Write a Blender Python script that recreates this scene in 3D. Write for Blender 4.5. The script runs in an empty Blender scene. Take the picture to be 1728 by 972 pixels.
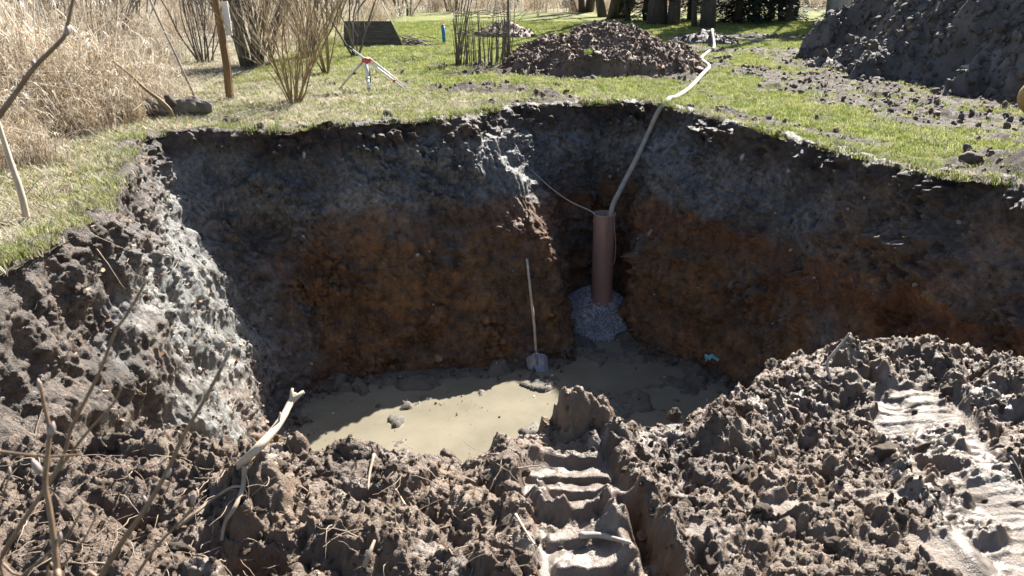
import bpy, math, random
import numpy as np
from mathutils import Vector, Matrix

random.seed(7)
RNG = np.random.default_rng(11)
R = math.radians
scn = bpy.context.scene
COL = scn.collection

# ------------------------------------------------------------------ camera, sky, sun, exposure
CAM = Vector((0, 0, 2.0)); PITCH = R(20.0); FPX = 1500.0
cd = bpy.data.cameras.new('camera'); cam = bpy.data.objects.new('camera', cd); COL.objects.link(cam)
cam.location = CAM; cam.rotation_euler = (R(90) - PITCH, 0, 0)
cd.sensor_width = 36; cd.lens = FPX / 1728 * 36; cd.clip_start = 0.05; cd.clip_end = 3000
cd.dof.use_dof = True; cd.dof.focus_distance = 9.0; cd.dof.aperture_fstop = 9.0
scn.camera = cam

SUN_EL, SUN_AZ = 41.5, 29.0          # azimuth measured from +Y (view direction) towards +X
world = bpy.data.worlds.new('World'); scn.world = world; world.use_nodes = True
wn = world.node_tree.nodes; wl = world.node_tree.links
sky = wn.new('ShaderNodeTexSky'); sky.sky_type = 'NISHITA'; sky.sun_disc = False
sky.sun_elevation = R(SUN_EL); sky.sun_rotation = R(SUN_AZ); sky.air_density = 1.0; sky.dust_density = 1.2
bgn = wn['Background']; bgn.inputs['Strength'].default_value = 0.05
wl.new(sky.outputs[0], bgn.inputs['Color'])
sd = bpy.data.lights.new('sun', 'SUN'); sd.energy = 5.0; sd.angle = R(0.53); sd.color = (1.0, 0.95, 0.87)
sun = bpy.data.objects.new('sun', sd); COL.objects.link(sun)
sdir = Vector((math.sin(R(SUN_AZ)) * math.cos(R(SUN_EL)), math.cos(R(SUN_AZ)) * math.cos(R(SUN_EL)), math.sin(R(SUN_EL))))
sun.rotation_euler = sdir.to_track_quat('Z', 'Y').to_euler(); sun.location = sdir * 60
vs = scn.view_settings; vs.view_transform = 'Standard'; vs.look = 'None'; vs.exposure = 1.8; vs.gamma = 1.0
vs.use_curve_mapping = False
scn.cycles.use_denoising = True
try:
    scn.cycles.denoiser = 'OPENIMAGEDENOISE'; scn.cycles.denoising_input_passes = 'RGB_ALBEDO_NORMAL'
except Exception:
    pass
scn.cycles.max_bounces = 5; scn.cycles.diffuse_bounces = 3; scn.cycles.transparent_max_bounces = 6

# ------------------------------------------------------------------ pixel -> place
CP, SP = math.cos(PITCH), math.sin(PITCH)
def ray(px, py):
    u = (px - 864) / FPX; v = (py - 486) / FPX
    return Vector((u, CP - v * SP, -SP - v * CP))
def at(px, py, z=0.0):
    d = ray(px, py); return CAM + d * ((z - CAM.z) / d.z)
def atY(px, py, Y):
    d = ray(px, py); return CAM + d * (Y / d.y)
def pxw(n, P):                       # metres covered by n pixels at P
    P = Vector(P); return n / FPX * ((P - CAM).y * CP - (P - CAM).z * SP)

# ------------------------------------------------------------------ noise (numpy)
G3 = RNG.normal(size=(4096, 3)); G3 = (G3 / np.linalg.norm(G3, axis=1)[:, None]).astype(np.float32)
PERM = RNG.permutation(4096).astype(np.int32); RT = RNG.random((4096, 4)).astype(np.float32)
def hsh(a, b, c=0, s=0):
    return PERM[(PERM[(PERM[(a + s * 71) & 4095] + b) & 4095] + c) & 4095]
def gn(P, f=1.0, s=0):
    P = P * f; I = np.floor(P).astype(np.int32); D = (P - I).astype(np.float32)
    W = D * D * D * (D * (D * 6 - 15) + 10); W1 = 1 - W; out = np.zeros(len(P), np.float32)
    for a in (0, 1):
        ha = PERM[(I[:, 0] + a + s * 71) & 4095]; wa = (W if a else W1)[:, 0]; dx = D[:, 0] - a
        for b in (0, 1):
            hb_ = PERM[(ha + I[:, 1] + b) & 4095]; wb = wa * (W if b else W1)[:, 1]; dy = D[:, 1] - b
            for c in (0, 1):
                g = G3[PERM[(hb_ + I[:, 2] + c) & 4095]]
                out += wb * (W if c else W1)[:, 2] * (g[:, 0] * dx + g[:, 1] * dy + g[:, 2] * (D[:, 2] - c))
    return out.astype(np.float64) * 1.5
def fbm(P, f=1.0, n=4, s=0, g=0.5, l=2.03):
    a, t = 1.0, np.zeros(len(P))
    for i in range(n):
        t += a * gn(P, f, s + i * 17); a *= g; f *= l
    return t
def ridge(P, f=1.0, n=3, s=0):
    a, t = 1.0, np.zeros(len(P))
    for i in range(n):
        t += a * (1 - 2 * np.abs(gn(P, f, s + i * 13))); a *= .5; f *= 2.1
    return t / 1.75
def P3(x, y, z=0.0):
    return np.stack([x.ravel(), y.ravel(), np.broadcast_to(np.asarray(z, float), x.shape).ravel() if np.ndim(z) else np.full(x.size, float(z))], 1)
def clods2(x, y, cell, s=0, keep=1.0, warp=0.25):
    """height field of angular lumps, one per cell, 0..1 in units of the cell"""
    sh = x.shape; P = P3(x, y)
    wx = gn(P, 1.7 / cell, s + 5) * warp; wy = gn(P, 1.7 / cell, s + 6) * warp
    X = P[:, 0] / cell + wx; Y = P[:, 1] / cell + wy
    ix = np.floor(X).astype(np.int32); iy = np.floor(Y).astype(np.int32); best = np.zeros(len(X))
    for a in (-1, 0, 1):
        for b in (-1, 0, 1):
            r1, r2, r3, r4 = RT[hsh(ix + a, iy + b, 0, s)].T
            dx = X - (ix + a + .15 + .7 * r1); dy = Y - (iy + b + .15 + .7 * r2)
            rad = .34 + .5 * r3; th = r4 * 6.28; ct, st = np.cos(th), np.sin(th); ea = dx * ct + dy * st; eb = dy * ct - dx * st
            q = .45 * np.hypot(dx, dy) + .55 * np.maximum(np.maximum(np.abs(ea) * (.85 + .4 * r1), np.abs(eb) * (.85 + .4 * r2)), np.abs(ea + eb) * .72)
            dome = np.minimum(1.9 * (rad - q), np.sqrt(np.maximum(0, 1 - (q / rad) ** 2)) * rad)
            cut = rad * (.30 + .4 * r4) + dx * (r1 - .5) * 1.9 + dy * (r2 - .5) * 1.9
            bmp = np.maximum(0, np.minimum(dome, cut)) * (r4 * .999 < keep)
            best = np.maximum(best, bmp)
    return best.reshape(sh)
def clods3(P, cell, s=0, keep=1.0):
    Q = P / cell; I = np.floor(Q).astype(np.int32); best = np.zeros(len(Q))
    for a in (-1, 0, 1):
        for b in (-1, 0, 1):
            for c in (-1, 0, 1):
                r1, r2, r3, r4 = RT[hsh(I[:, 0] + a, I[:, 1] + b, I[:, 2] + c, s)].T
                dx = Q[:, 0] - (I[:, 0] + a + .15 + .7 * r1); dy = Q[:, 1] - (I[:, 1] + b + .15 + .7 * r2); dz = Q[:, 2] - (I[:, 2] + c + .15 + .7 * r3)
                rad = .35 + .5 * r4
                q = .5 * np.sqrt(dx * dx + dy * dy + dz * dz) + .5 * np.maximum(np.maximum(np.abs(dx + .5 * dz), np.abs(dy - .4 * dx)), np.abs(dz + .3 * dy))
                best = np.maximum(best, np.maximum(0, np.minimum(1.9 * (rad - q), rad * (.4 + .4 * r1) + (r2 - .5) * 1.2 * dx + (r1 - .5) * 1.2 * dz)) * (r3 < keep))
    return best
def sstep(a, b, x):
    t = np.clip((x - a) / (b - a), 0, 1); return t * t * (3 - 2 * t)

# ------------------------------------------------------------------ mesh helpers
def link(o, parent=None):
    COL.objects.link(o)
    if parent is not None: o.parent = parent
    return o
def tag(o, label=None, cat=None, group=None, kind=None):
    if label: o['label'] = label
    if cat: o['category'] = cat
    if group: o['group'] = group
    if kind: o['kind'] = kind
    return o
def mesh_np(name, V, F, mat=None, smooth=True, parent=None, do_link=True):
    V = np.asarray(V, np.float32); F = np.asarray(F, np.int32); k = F.shape[1]
    me = bpy.data.meshes.new(name); me.vertices.add(len(V)); me.vertices.foreach_set('co', V.ravel())
    me.loops.add(F.size); me.loops.foreach_set('vertex_index', F.ravel())
    me.polygons.add(len(F)); me.polygons.foreach_set('loop_start', np.arange(len(F), dtype=np.int32) * k)
    me.polygons.foreach_set('loop_total', np.full(len(F), k, np.int32))
    me.update(calc_edges=True)
    if smooth: me.polygons.foreach_set('use_smooth', np.ones(len(F), bool))
    if mat: me.materials.append(mat)
    o = bpy.data.objects.new(name, me)
    return link(o, parent) if do_link else o
def attr(o, name, data):
    data = np.asarray(data, np.float32)
    if data.ndim == 1:
        a = o.data.attributes.new(name, 'FLOAT', 'POINT'); a.data.foreach_set('value', data)
    else:
        if data.shape[1] == 3: data = np.concatenate([data, np.ones((len(data), 1), np.float32)], 1)
        a = o.data.attributes.new(name, 'FLOAT_COLOR', 'POINT'); a.data.foreach_set('color', data.ravel())
def gridF(n, m, closed_m=False):
    i, j = np.meshgrid(np.arange(n - 1), np.arange(m if closed_m else m - 1), indexing='ij'); j2 = (j + 1) % m
    return np.stack([i * m + j, i * m + j2, (i + 1) * m + j2, (i + 1) * m + j], -1).reshape(-1, 4)
class MB:
    def __init__(self): self.V = []; self.F = []; self.n = 0
    def add(self, V, F):
        self.V += [tuple(v) for v in V]; self.F += [tuple(i + self.n for i in f) for f in F]; self.n += len(V)
        return self
    def tube(self, pts, rads, n=6, caps=True, jit=0.0):
        pts = [Vector(p) for p in pts]
        if not hasattr(rads, '__len__'): rads = [rads] * len(pts)
        V = []; F = []; up = None
        for i, p in enumerate(pts):
            t = (pts[min(i + 1, len(pts) - 1)] - pts[max(i - 1, 0)]).normalized()
            if up is None:
                up = t.orthogonal().normalized()
            up = (up - t * up.dot(t)); up = up.normalized() if up.length > 1e-6 else t.orthogonal().normalized()
            b = t.cross(up)
            for k in range(n):
                a = 2 * math.pi * k / n; r = rads[i] * (1 + random.uniform(-jit, jit))
                V.append(p + (up * math.cos(a) + b * math.sin(a)) * r)
        for i in range(len(pts) - 1):
            for k in range(n):
                k2 = (k + 1) % n; F.append((i * n + k, i * n + k2, (i + 1) * n + k2, (i + 1) * n + k))
        if caps: F.append(tuple(range(n))[::-1]); F.append(tuple(range((len(pts) - 1) * n, len(pts) * n)))
        return self.add(V, F)
    def box(self, c, s, rot=None):
        c = Vector(c); M = rot or Matrix.Identity(3); V = []
        for x in (-.5, .5):
            for y in (-.5, .5):
                for z in (-.5, .5): V.append(c + M @ Vector((x * s[0], y * s[1], z * s[2])))
        return self.add(V, [(0, 1, 3, 2), (4, 6, 7, 5), (0, 4, 5, 1), (2, 3, 7, 6), (0, 2, 6, 4), (1, 5, 7, 3)])
    def build(self, name, mat, parent=None, smooth=True, do_link=True):
        me = bpy.data.meshes.new(name); me.from_pydata([tuple(v) for v in self.V], [], self.F); me.update()
        if smooth: me.polygons.foreach_set('use_smooth', np.ones(len(me.polygons), bool))
        if mat: me.materials.append(mat)
        o = bpy.data.objects.new(name, me)
        return link(o, parent) if do_link else o
def empty(name, loc=(0, 0, 0), rz=0):
    o = bpy.data.objects.new(name, None); o.location = loc; o.rotation_euler = (0, 0, rz); o.empty_display_size = .1
    return link(o)
def smoothpath(pts, n=6):
    P = [Vector(p) for p in pts]; out = []
    for i in range(len(P) - 1):
        a, b, c, d = P[max(i - 1, 0)], P[i], P[i + 1], P[min(i + 2, len(P) - 1)]
        for k in range(n):
            t = k / n
            out.append(.5 * ((2 * b) + (c - a) * t + (2 * a - 5 * b + 4 * c - d) * t * t + (3 * b - a - 3 * c + d) * t ** 3))
    out.append(P[-1]); return out
def lerp(a, b, t): return a + (b - a) * t

def scatter(name, srcs, P, rot, scl, idx, label=None, cat=None):
    """one 'stuff' object: the source pieces spread over points by geometry nodes"""
    c = bpy.data.collections.new(name + '_pieces')
    for s in srcs: c.objects.link(s)
    me = bpy.data.meshes.new(name); P = np.asarray(P, np.float32); me.vertices.add(len(P)); me.vertices.foreach_set('co', P.ravel())
    a = me.attributes.new('rot', 'FLOAT_VECTOR', 'POINT'); a.data.foreach_set('vector', np.asarray(rot, np.float32).ravel())
    scl = np.asarray(scl, np.float32)
    if scl.ndim == 1: scl = np.repeat(scl[:, None], 3, 1)
    a = me.attributes.new('scl', 'FLOAT_VECTOR', 'POINT'); a.data.foreach_set('vector', scl.ravel())
    a = me.attributes.new('idx', 'INT', 'POINT'); a.data.foreach_set('value', np.asarray(idx, np.int32))
    o = link(bpy.data.objects.new(name, me)); tag(o, label, cat, kind='stuff')
    ng = bpy.data.node_groups.new(name, 'GeometryNodeTree')
    ng.interface.new_socket('Geometry', in_out='INPUT', socket_type='NodeSocketGeometry')
    ng.interface.new_socket('Geometry', in_out='OUTPUT', socket_type='NodeSocketGeometry')
    N = ng.nodes; L = ng.links
    gi = N.new('NodeGroupInput'); go = N.new('NodeGroupOutput'); ip = N.new('GeometryNodeInstanceOnPoints')
    ci = N.new('GeometryNodeCollectionInfo'); ci.inputs['Collection'].default_value = c
    ci.inputs['Separate Children'].default_value = True; ci.inputs['Reset Children'].default_value = True
    def na(nm, ty):
        n = N.new('GeometryNodeInputNamedAttribute'); n.data_type = ty; n.inputs['Name'].default_value = nm
        return n.outputs['Attribute']
    e2r = N.new('FunctionNodeEulerToRotation')
    L.new(gi.outputs[0], ip.inputs['Points']); L.new(ci.outputs[0], ip.inputs['Instance']); ip.inputs['Pick Instance'].default_value = True
    L.new(na('idx', 'INT'), ip.inputs['Instance Index']); L.new(na('rot', 'FLOAT_VECTOR'), e2r.inputs[0]); L.new(e2r.outputs[0], ip.inputs['Rotation'])
    L.new(na('scl', 'FLOAT_VECTOR'), ip.inputs['Scale']); L.new(ip.outputs[0], go.inputs[0])
    m = o.modifiers.new('scatter', 'NODES'); m.node_group = ng
    return o

# ------------------------------------------------------------------ materials
def newmat(name):
    m = bpy.data.materials.new(name); m.use_nodes = True
    return m, m.node_tree.nodes, m.node_tree.links, m.node_tree.nodes['Principled BSDF']
def coord(N, kind='Object'): return N.new('ShaderNodeTexCoord').outputs[kind]
def noise(N, L, co, scale, detail=4, rough=.55):
    n = N.new('ShaderNodeTexNoise'); n.inputs['Scale'].default_value = scale; n.inputs['Detail'].default_value = detail
    n.inputs['Roughness'].default_value = rough; L.new(co, n.inputs['Vector']); return n.outputs['Fac']
def ramp(N, L, fac, stops):
    r = N.new('ShaderNodeValToRGB'); L.new(fac, r.inputs['Fac']); e = r.color_ramp.elements
    while len(e) < len(stops): e.new(.5)
    for k, (p, c) in enumerate(stops):
        e[k].position = p; e[k].color = (c, c, c, 1) if not hasattr(c, '__len__') else (*c, 1)
    return r.outputs['Color']
def mix(N, L, fac, a, b, mode='MIX'):
    m = N.new('ShaderNodeMix'); m.data_type = 'RGBA'; m.blend_type = mode
    for sock, v in ((m.inputs['Factor'], fac), (m.inputs['A'], a), (m.inputs['B'], b)):
        pass
    def put(s, v):
        if isinstance(v, bpy.types.NodeSocket): L.new(v, s)
        elif hasattr(v, '__len__'): s.default_value = (*v, 1)
        else: s.default_value = v
    put(m.inputs[0], fac); put(m.inputs[6], a); put(m.inputs[7], b)
    return m.outputs[2]
def mathn(N, L, op, a, b):
    m = N.new('ShaderNodeMath'); m.operation = op; m.use_clamp = True
    for s, v in ((m.inputs[0], a), (m.inputs[1], b)):
        if isinstance(v, bpy.types.NodeSocket): L.new(v, s)
        else: s.default_value = v
    return m.outputs[0]
def bump(N, L, bsdf, h, strength, dist):
    b = N.new('ShaderNodeBump'); b.inputs['Strength'].default_value = strength; b.inputs['Distance'].default_value = dist
    L.new(h, b.inputs['Height']); L.new(b.outputs['Normal'], bsdf.inputs['Normal']); return b
def attrn(N, name):
    a = N.new('ShaderNodeAttribute'); a.attribute_name = name; return a
def sep(N, L, c):
    s = N.new('ShaderNodeSeparateColor'); L.new(c, s.inputs[0]); return s.outputs

def mat_simple(name, c1, c2, scale=8, rough=.7, bs=.3, bd=.004, stretch=None, metal=0, spec=.5, rnd=0.0):
    m, N, L, B = newmat(name); co = coord(N)
    if stretch:
        mp = N.new('ShaderNodeMapping'); mp.inputs['Scale'].default_value = stretch; L.new(co, mp.inputs[0]); co = mp.outputs[0]
    n = noise(N, L, co, scale, 5); r = ramp(N, L, n, [(.3, 0.0), (.7, 1.0)])
    c = mix(N, L, r, c1, c2)
    if rnd:
        oi = N.new('ShaderNodeObjectInfo'); rr = ramp(N, L, oi.outputs['Random'], [(0, 1 - rnd), (1, 1 + rnd)])
        c = mix(N, L, 1.0, c, rr, 'MULTIPLY')
    L.new(c, B.inputs['Base Color']); B.inputs['Roughness'].default_value = rough; B.inputs['Metallic'].default_value = metal
    B.inputs['Specular IOR Level'].default_value = spec
    bump(N, L, B, noise(N, L, co, scale * 3, 5), bs, bd)
    return m

def mat_wall():
    m, N, L, B = newmat('pit_wall_soil'); co = coord(N)
    S = sep(N, L, attrn(N, 'soil').outputs['Color'])
    n1 = noise(N, L, co, 3.0, 6, .62); n2 = noise(N, L, co, 17, 5, .6); n3 = noise(N, L, co, 90, 4, .6)
    och = mix(N, L, ramp(N, L, n1, [(.35, 0), (.65, 1)]), (.10, .062, .038), (.235, .128, .058))
    dry = attrn(N, 'dry').outputs['Fac']  # left wall mask, standing for the sunlight that wall catches
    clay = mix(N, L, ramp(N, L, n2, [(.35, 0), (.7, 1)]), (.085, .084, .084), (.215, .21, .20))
    clay = mix(N, L, dry, clay, mix(N, L, ramp(N, L, n2, [(.3, 0), (.7, 1)]), (.12, .118, .112), (.29, .285, .265)))  # sunlight painted into the clay: lighter tone on the sunlit left wall
    rust = mix(N, L, ramp(N, L, n2, [(.3, 0), (.7, 1)]), (.10, .055, .034), (.215, .098, .042))
    top = mix(N, L, ramp(N, L, n2, [(.3, 0), (.7, 1)]), (.045, .034, .028), (.105, .075, .055))
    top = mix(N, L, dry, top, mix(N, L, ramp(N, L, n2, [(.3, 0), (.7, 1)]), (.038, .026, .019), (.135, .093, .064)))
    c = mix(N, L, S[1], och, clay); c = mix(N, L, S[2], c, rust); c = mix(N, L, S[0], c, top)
    n0 = noise(N, L, co, 1.1, 5, .65); c = mix(N, L, 1.0, c, ramp(N, L, n0, [(.3, .5), (.5, .95), (.7, 1.35)]), 'MULTIPLY')
    c = mix(N, L, 1.0, c, ramp(N, L, n3, [(.28, .42), (.5, .95), (.72, 1.5)]), 'MULTIPLY')
    n5 = noise(N, L, co, 7.5, 5, .7); c = mix(N, L, 1.0, c, ramp(N, L, n5, [(.34, .38), (.46, .95), (.66, 1.4)]), 'MULTIPLY')
    v = N.new('ShaderNodeTexVoronoi'); v.inputs['Scale'].default_value = 26; L.new(co, v.inputs['Vector'])
    sp = ramp(N, L, v.outputs['Distance'], [(.10, 1), (.16, 0)])
    vs_ = sep(N, L, v.outputs['Color']); pick = ramp(N, L, vs_[0], [(.86, 0), (.88, 1)])
    c = mix(N, L, mathn(N, L, 'MULTIPLY', sp, pick), c, (.30, .28, .26))
    L.new(c, B.inputs['Base Color'])
    L.new(mix(N, L, S[1], ramp(N, L, n1, [(.3, .6), (.7, .95)]), ramp(N, L, n2, [(.3, .32), (.7, .7)])), B.inputs['Roughness']); B.inputs['Specular IOR Level'].default_value = .45
    h = mix(N, L, .45, n2, n3); bump(N, L, B, h, 1.0, .04)
    return m
def mat_mud():
    m, N, L, B = newmat('wet_mud'); co = coord(N)
    A = sep(N, L, attrn(N, 'mud').outputs['Color'])       # R smooth wet, G crumbly brown, B pale silt
    n1 = noise(N, L, co, 2.2, 6, .6); n2 = noise(N, L, co, 24, 5, .62); n3 = noise(N, L, co, 130, 4, .6)
    c = mix(N, L, ramp(N, L, n1, [(.35, 0), (.65, 1)]), (.078, .050, .032), (.175, .118, .076))
    c = mix(N, L, mathn(N, L, 'MULTIPLY', A[1], .8), c, (.082, .052, .033))
    c = mix(N, L, A[2], c, (.33, .295, .255))
    c = mix(N, L, mathn(N, L, 'MULTIPLY', A[0], .75), c, (.125, .105, .090))
    c = mix(N, L, 1.0, c, ramp(N, L, n2, [(.25, .72), (.75, 1.25)]), 'MULTIPLY')
    L.new(c, B.inputs['Base Color'])
    r0 = ramp(N, L, n2, [(.3, .34), (.7, .75)])
    L.new(mix(N, L, A[0], r0, ramp(N, L, n2, [(.3, .33), (.7, .55)])), B.inputs['Roughness'])
    B.inputs['Specular IOR Level'].default_value = .5
    b = bump(N, L, B, mix(N, L, .5, n2, n3), 1.0, .02)
    inv = mathn(N, L, 'SUBTRACT', 1.0, A[0]); L.new(mathn(N, L, 'ADD', mathn(N, L, 'MULTIPLY', inv, .7), .2), b.inputs['Strength'])
    return m
def mat_ground():
    m, N, L, B = newmat('meadow_ground'); co = coord(N)
    A = sep(N, L, attrn(N, 'cov').outputs['Color'])       # R mud, G dry litter
    n1 = noise(N, L, co, .8, 6, .6); n2 = noise(N, L, co, 14, 6, .65); n3 = noise(N, L, co, 70, 4, .6)
    g = mix(N, L, ramp(N, L, n1, [(.35, 0), (.65, 1)]), (.11, .15, .036), (.22, .225, .07))
    g = mix(N, L, ramp(N, L, n2, [(.52, 0), (.62, .8)]), g, (.22, .175, .095))
    d = mix(N, L, ramp(N, L, n2, [(.38, 0), (.6, 1)]), (.15, .125, .085), (.42, .38, .295))
    u = mix(N, L, ramp(N, L, n2, [(.3, 0), (.7, 1)]), (.034, .026, .020), (.088, .067, .051))
    c = mix(N, L, A[1], g, d); c = mix(N, L, A[0], c, u)
    c = mix(N, L, 1.0, c, ramp(N, L, n3, [(.25, .65), (.75, 1.3)]), 'MULTIPLY')
    L.new(c, B.inputs['Base Color'])
    L.new(mix(N, L, A[0], (.9, .9, .9), ramp(N, L, n2, [(.35, .55), (.65, .95)])), B.inputs['Roughness'])
    B.inputs['Specular IOR Level'].default_value = .15
    bump(N, L, B, mix(N, L, .5, n2, n3), 1.0, .04)
    return m
def mat_heap(name, a, b, dust):
    m, N, L, B = newmat(name); co = coord(N)
    n1 = noise(N, L, co, 1.6, 6, .6); n2 = noise(N, L, co, 22, 5, .62); n3 = noise(N, L, co, 80, 4, .6)
    c = mix(N, L, ramp(N, L, n1, [(.35, 0), (.65, 1)]), a, b)
    c = mix(N, L, ramp(N, L, n2, [(.55, 0), (.72, .6)]), c, dust)
    oi = N.new('ShaderNodeObjectInfo'); c = mix(N, L, 1.0, c, ramp(N, L, oi.outputs['Random'], [(0, .8), (1, 1.2)]), 'MULTIPLY')
    c = mix(N, L, 1.0, c, ramp(N, L, n3, [(.25, .65), (.75, 1.25)]), 'MULTIPLY')
    L.new(c, B.inputs['Base Color']); L.new(ramp(N, L, n2, [(.3, .5), (.7, .9)]), B.inputs['Roughness'])
    B.inputs['Specular IOR Level'].default_value = .4
    bump(N, L, B, mix(N, L, .5, n2, n3), .9, .02)
    return m
def mat_water():
    m, N, L, B = newmat('silty_water'); co = coord(N)
    n1 = noise(N, L, co, 1.1, 5, .6); n2 = noise(N, L, co, 7, 6, .7)
    c = mix(N, L, ramp(N, L, n1, [(.35, 0), (.65, 1)]), (.165, .147, .108), (.225, .203, .152))
    c = mix(N, L, ramp(N, L, n2, [(.58, 0), (.75, .45)]), c, (.125, .112, .08))
    L.new(c, B.inputs['Base Color']); B.inputs['Roughness'].default_value = .12; B.inputs['IOR'].default_value = 1.33
    bump(N, L, B, noise(N, L, co, 3.0, 3), .05, .01)
    return m
def mat_leafy(name, c1, c2, trans=.4, rough=.7):
    m, N, L, B = newmat(name); oi = N.new('ShaderNodeObjectInfo'); co = coord(N)
    n = noise(N, L, co, 5, 3)
    c = mix(N, L, oi.outputs['Random'], c1, c2); c = mix(N, L, 1.0, c, ramp(N, L, n, [(.3, .7), (.7, 1.3)]), 'MULTIPLY')
    L.new(c, B.inputs['Base Color']); B.inputs['Roughness'].default_value = rough; B.inputs['Specular IOR Level'].default_value = .25
    t = N.new('ShaderNodeBsdfTranslucent'); L.new(c, t.inputs['Color'])
    ms = N.new('ShaderNodeMixShader'); ms.inputs[0].default_value = trans
    L.new(B.outputs[0], ms.inputs[1]); L.new(t.outputs[0], ms.inputs[2]); L.new(ms.outputs[0], N['Material Output'].inputs['Surface'])
    return m

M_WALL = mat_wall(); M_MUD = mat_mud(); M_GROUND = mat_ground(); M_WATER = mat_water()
M_HEAP = mat_heap('heap_soil', (.115, .070, .048), (.21, .145, .108), (.33, .265, .215))
M_HEAPD = mat_heap('dark_heap_soil', (.085, .073, .066), (.16, .137, .122), (.25, .225, .21))
M_CLOD = mat_heap('clod_soil', (.085, .056, .037), (.15, .104, .070), (.23, .18, .135))
M_FLOOR = mat_heap('floor_silt', (.10, .085, .066), (.17, .15, .12), (.28, .255, .22))
M_STONE = mat_simple('pale_stone', (.24, .22, .20), (.42, .39, .36), 9, .8, rnd=.2)
M_STONEB = mat_simple('brown_stone', (.20, .12, .07), (.33, .21, .12), 9, .8, rnd=.2)
M_GRAVEL = mat_simple('gravel', (.16, .17, .19), (.50, .51, .54), 1.5, .38, rnd=.55)
M_BARK = mat_simple('willow_bark', (.17, .115, .055), (.31, .23, .12), 14, .7, .4, .003, (1, 1, .3), rnd=.15)
M_BARKG = mat_simple('grey_bark', (.10, .083, .065), (.20, .17, .135), 14, .85, .8, .01, (1, 1, .25))
M_BARKD = mat_simple('dark_bark', (.045, .036, .028), (.10, .08, .062), 12, .9, .8, .01, (1, 1, .25))
M_TWIGF = mat_simple('budding_twig', (.14, .085, .05), (.24, .155, .095), 30, .55, .2, .001)
M_BUD = mat_simple('bud', (.24, .18, .17), (.36, .30, .26), 40, .6, .2, .001)
M_DRYW = mat_simple('dry_wood', (.36, .29, .21), (.56, .47, .36), 18, .8, .5, .002, (1, 1, .2))
M_DRYG = mat_simple('grey_dry_wood', (.22, .19, .16), (.42, .37, .32), 18, .85, .5, .002, (1, 1, .2))
M_POST = mat_simple('post_wood', (.075, .042, .02), (.27, .155, .065), 5, .75, .7, .008, (3, 3, .35))
M_ROOT = mat_simple('root', (.22, .165, .115), (.38, .30, .22), 25, .8, .3, .001)
M_WHITEP = mat_simple('white_paint', (.66, .67, .66), (.80, .80, .79), 6, .5, .1, .001)
M_GREYM = mat_simple('grey_metal', (.36, .37, .38), (.50, .51, .52), 9, .45, .1, .001, metal=.4)
M_STEEL = mat_simple('worn_steel', (.13, .16, .22), (.27, .31, .39), 7, .34, .2, .001, metal=.75)
M_RED = mat_simple('red_plastic', (.55, .05, .03), (.66, .08, .05), 8, .45, .1, .001)
M_BLACK = mat_simple('black_plastic', (.02, .02, .022), (.045, .045, .05), 8, .5, .1, .001)
M_BLUE = mat_simple('blue_plastic', (.015, .15, .38), (.03, .22, .50), 5, .45, .1, .001)
M_PIPE = mat_simple('pipe_plastic', (.235, .150, .128), (.32, .212, .186), 3.5, .5, .15, .001, (1, 1, .4))
M_HOSE = mat_simple('hose_fabric', (.30, .265, .215), (.43, .385, .32), 9, .75, .3, .002)
M_ROPE = mat_simple('rope', (.36, .34, .31), (.48, .46, .42), 40, .8, .5, .001)
M_ROPEB = mat_simple('brown_rope', (.24, .18, .13), (.36, .29, .22), 40, .8, .5, .001)
M_TEAL = mat_simple('teal_film', (.10, .42, .46), (.30, .62, .66), 14, .35, .3, .002)
M_BOARD = mat_simple('black_board', (.045, .036, .029), (.115, .094, .076), 10, .8, .6, .005, (.4, 3, 3))
M_LOGY = mat_simple('peeled_wood', (.34, .19, .05), (.55, .36, .13), 5, .6, .4, .004, (.3, 3, 3))
M_GRASS = mat_leafy('grass_blades', (.13, .19, .035), (.42, .42, .16), .45)
M_DRYGR = mat_leafy('dry_grass_blades', (.24, .22, .12), (.56, .52, .40), .35)
M_REED = mat_leafy('dry_reed', (.14, .09, .05), (.52, .42, .29), .3)
M_REEDP = mat_leafy('pale_reed', (.40, .35, .27), (.74, .69, .60), .3)
M_LEAF = mat_leafy('fallen_leaf', (.22, .11, .045), (.50, .42, .33), .25)
M_NEEDLE = mat_leafy('conifer_needles', (.012, .028, .012), (.035, .062, .028), .15)

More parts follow.
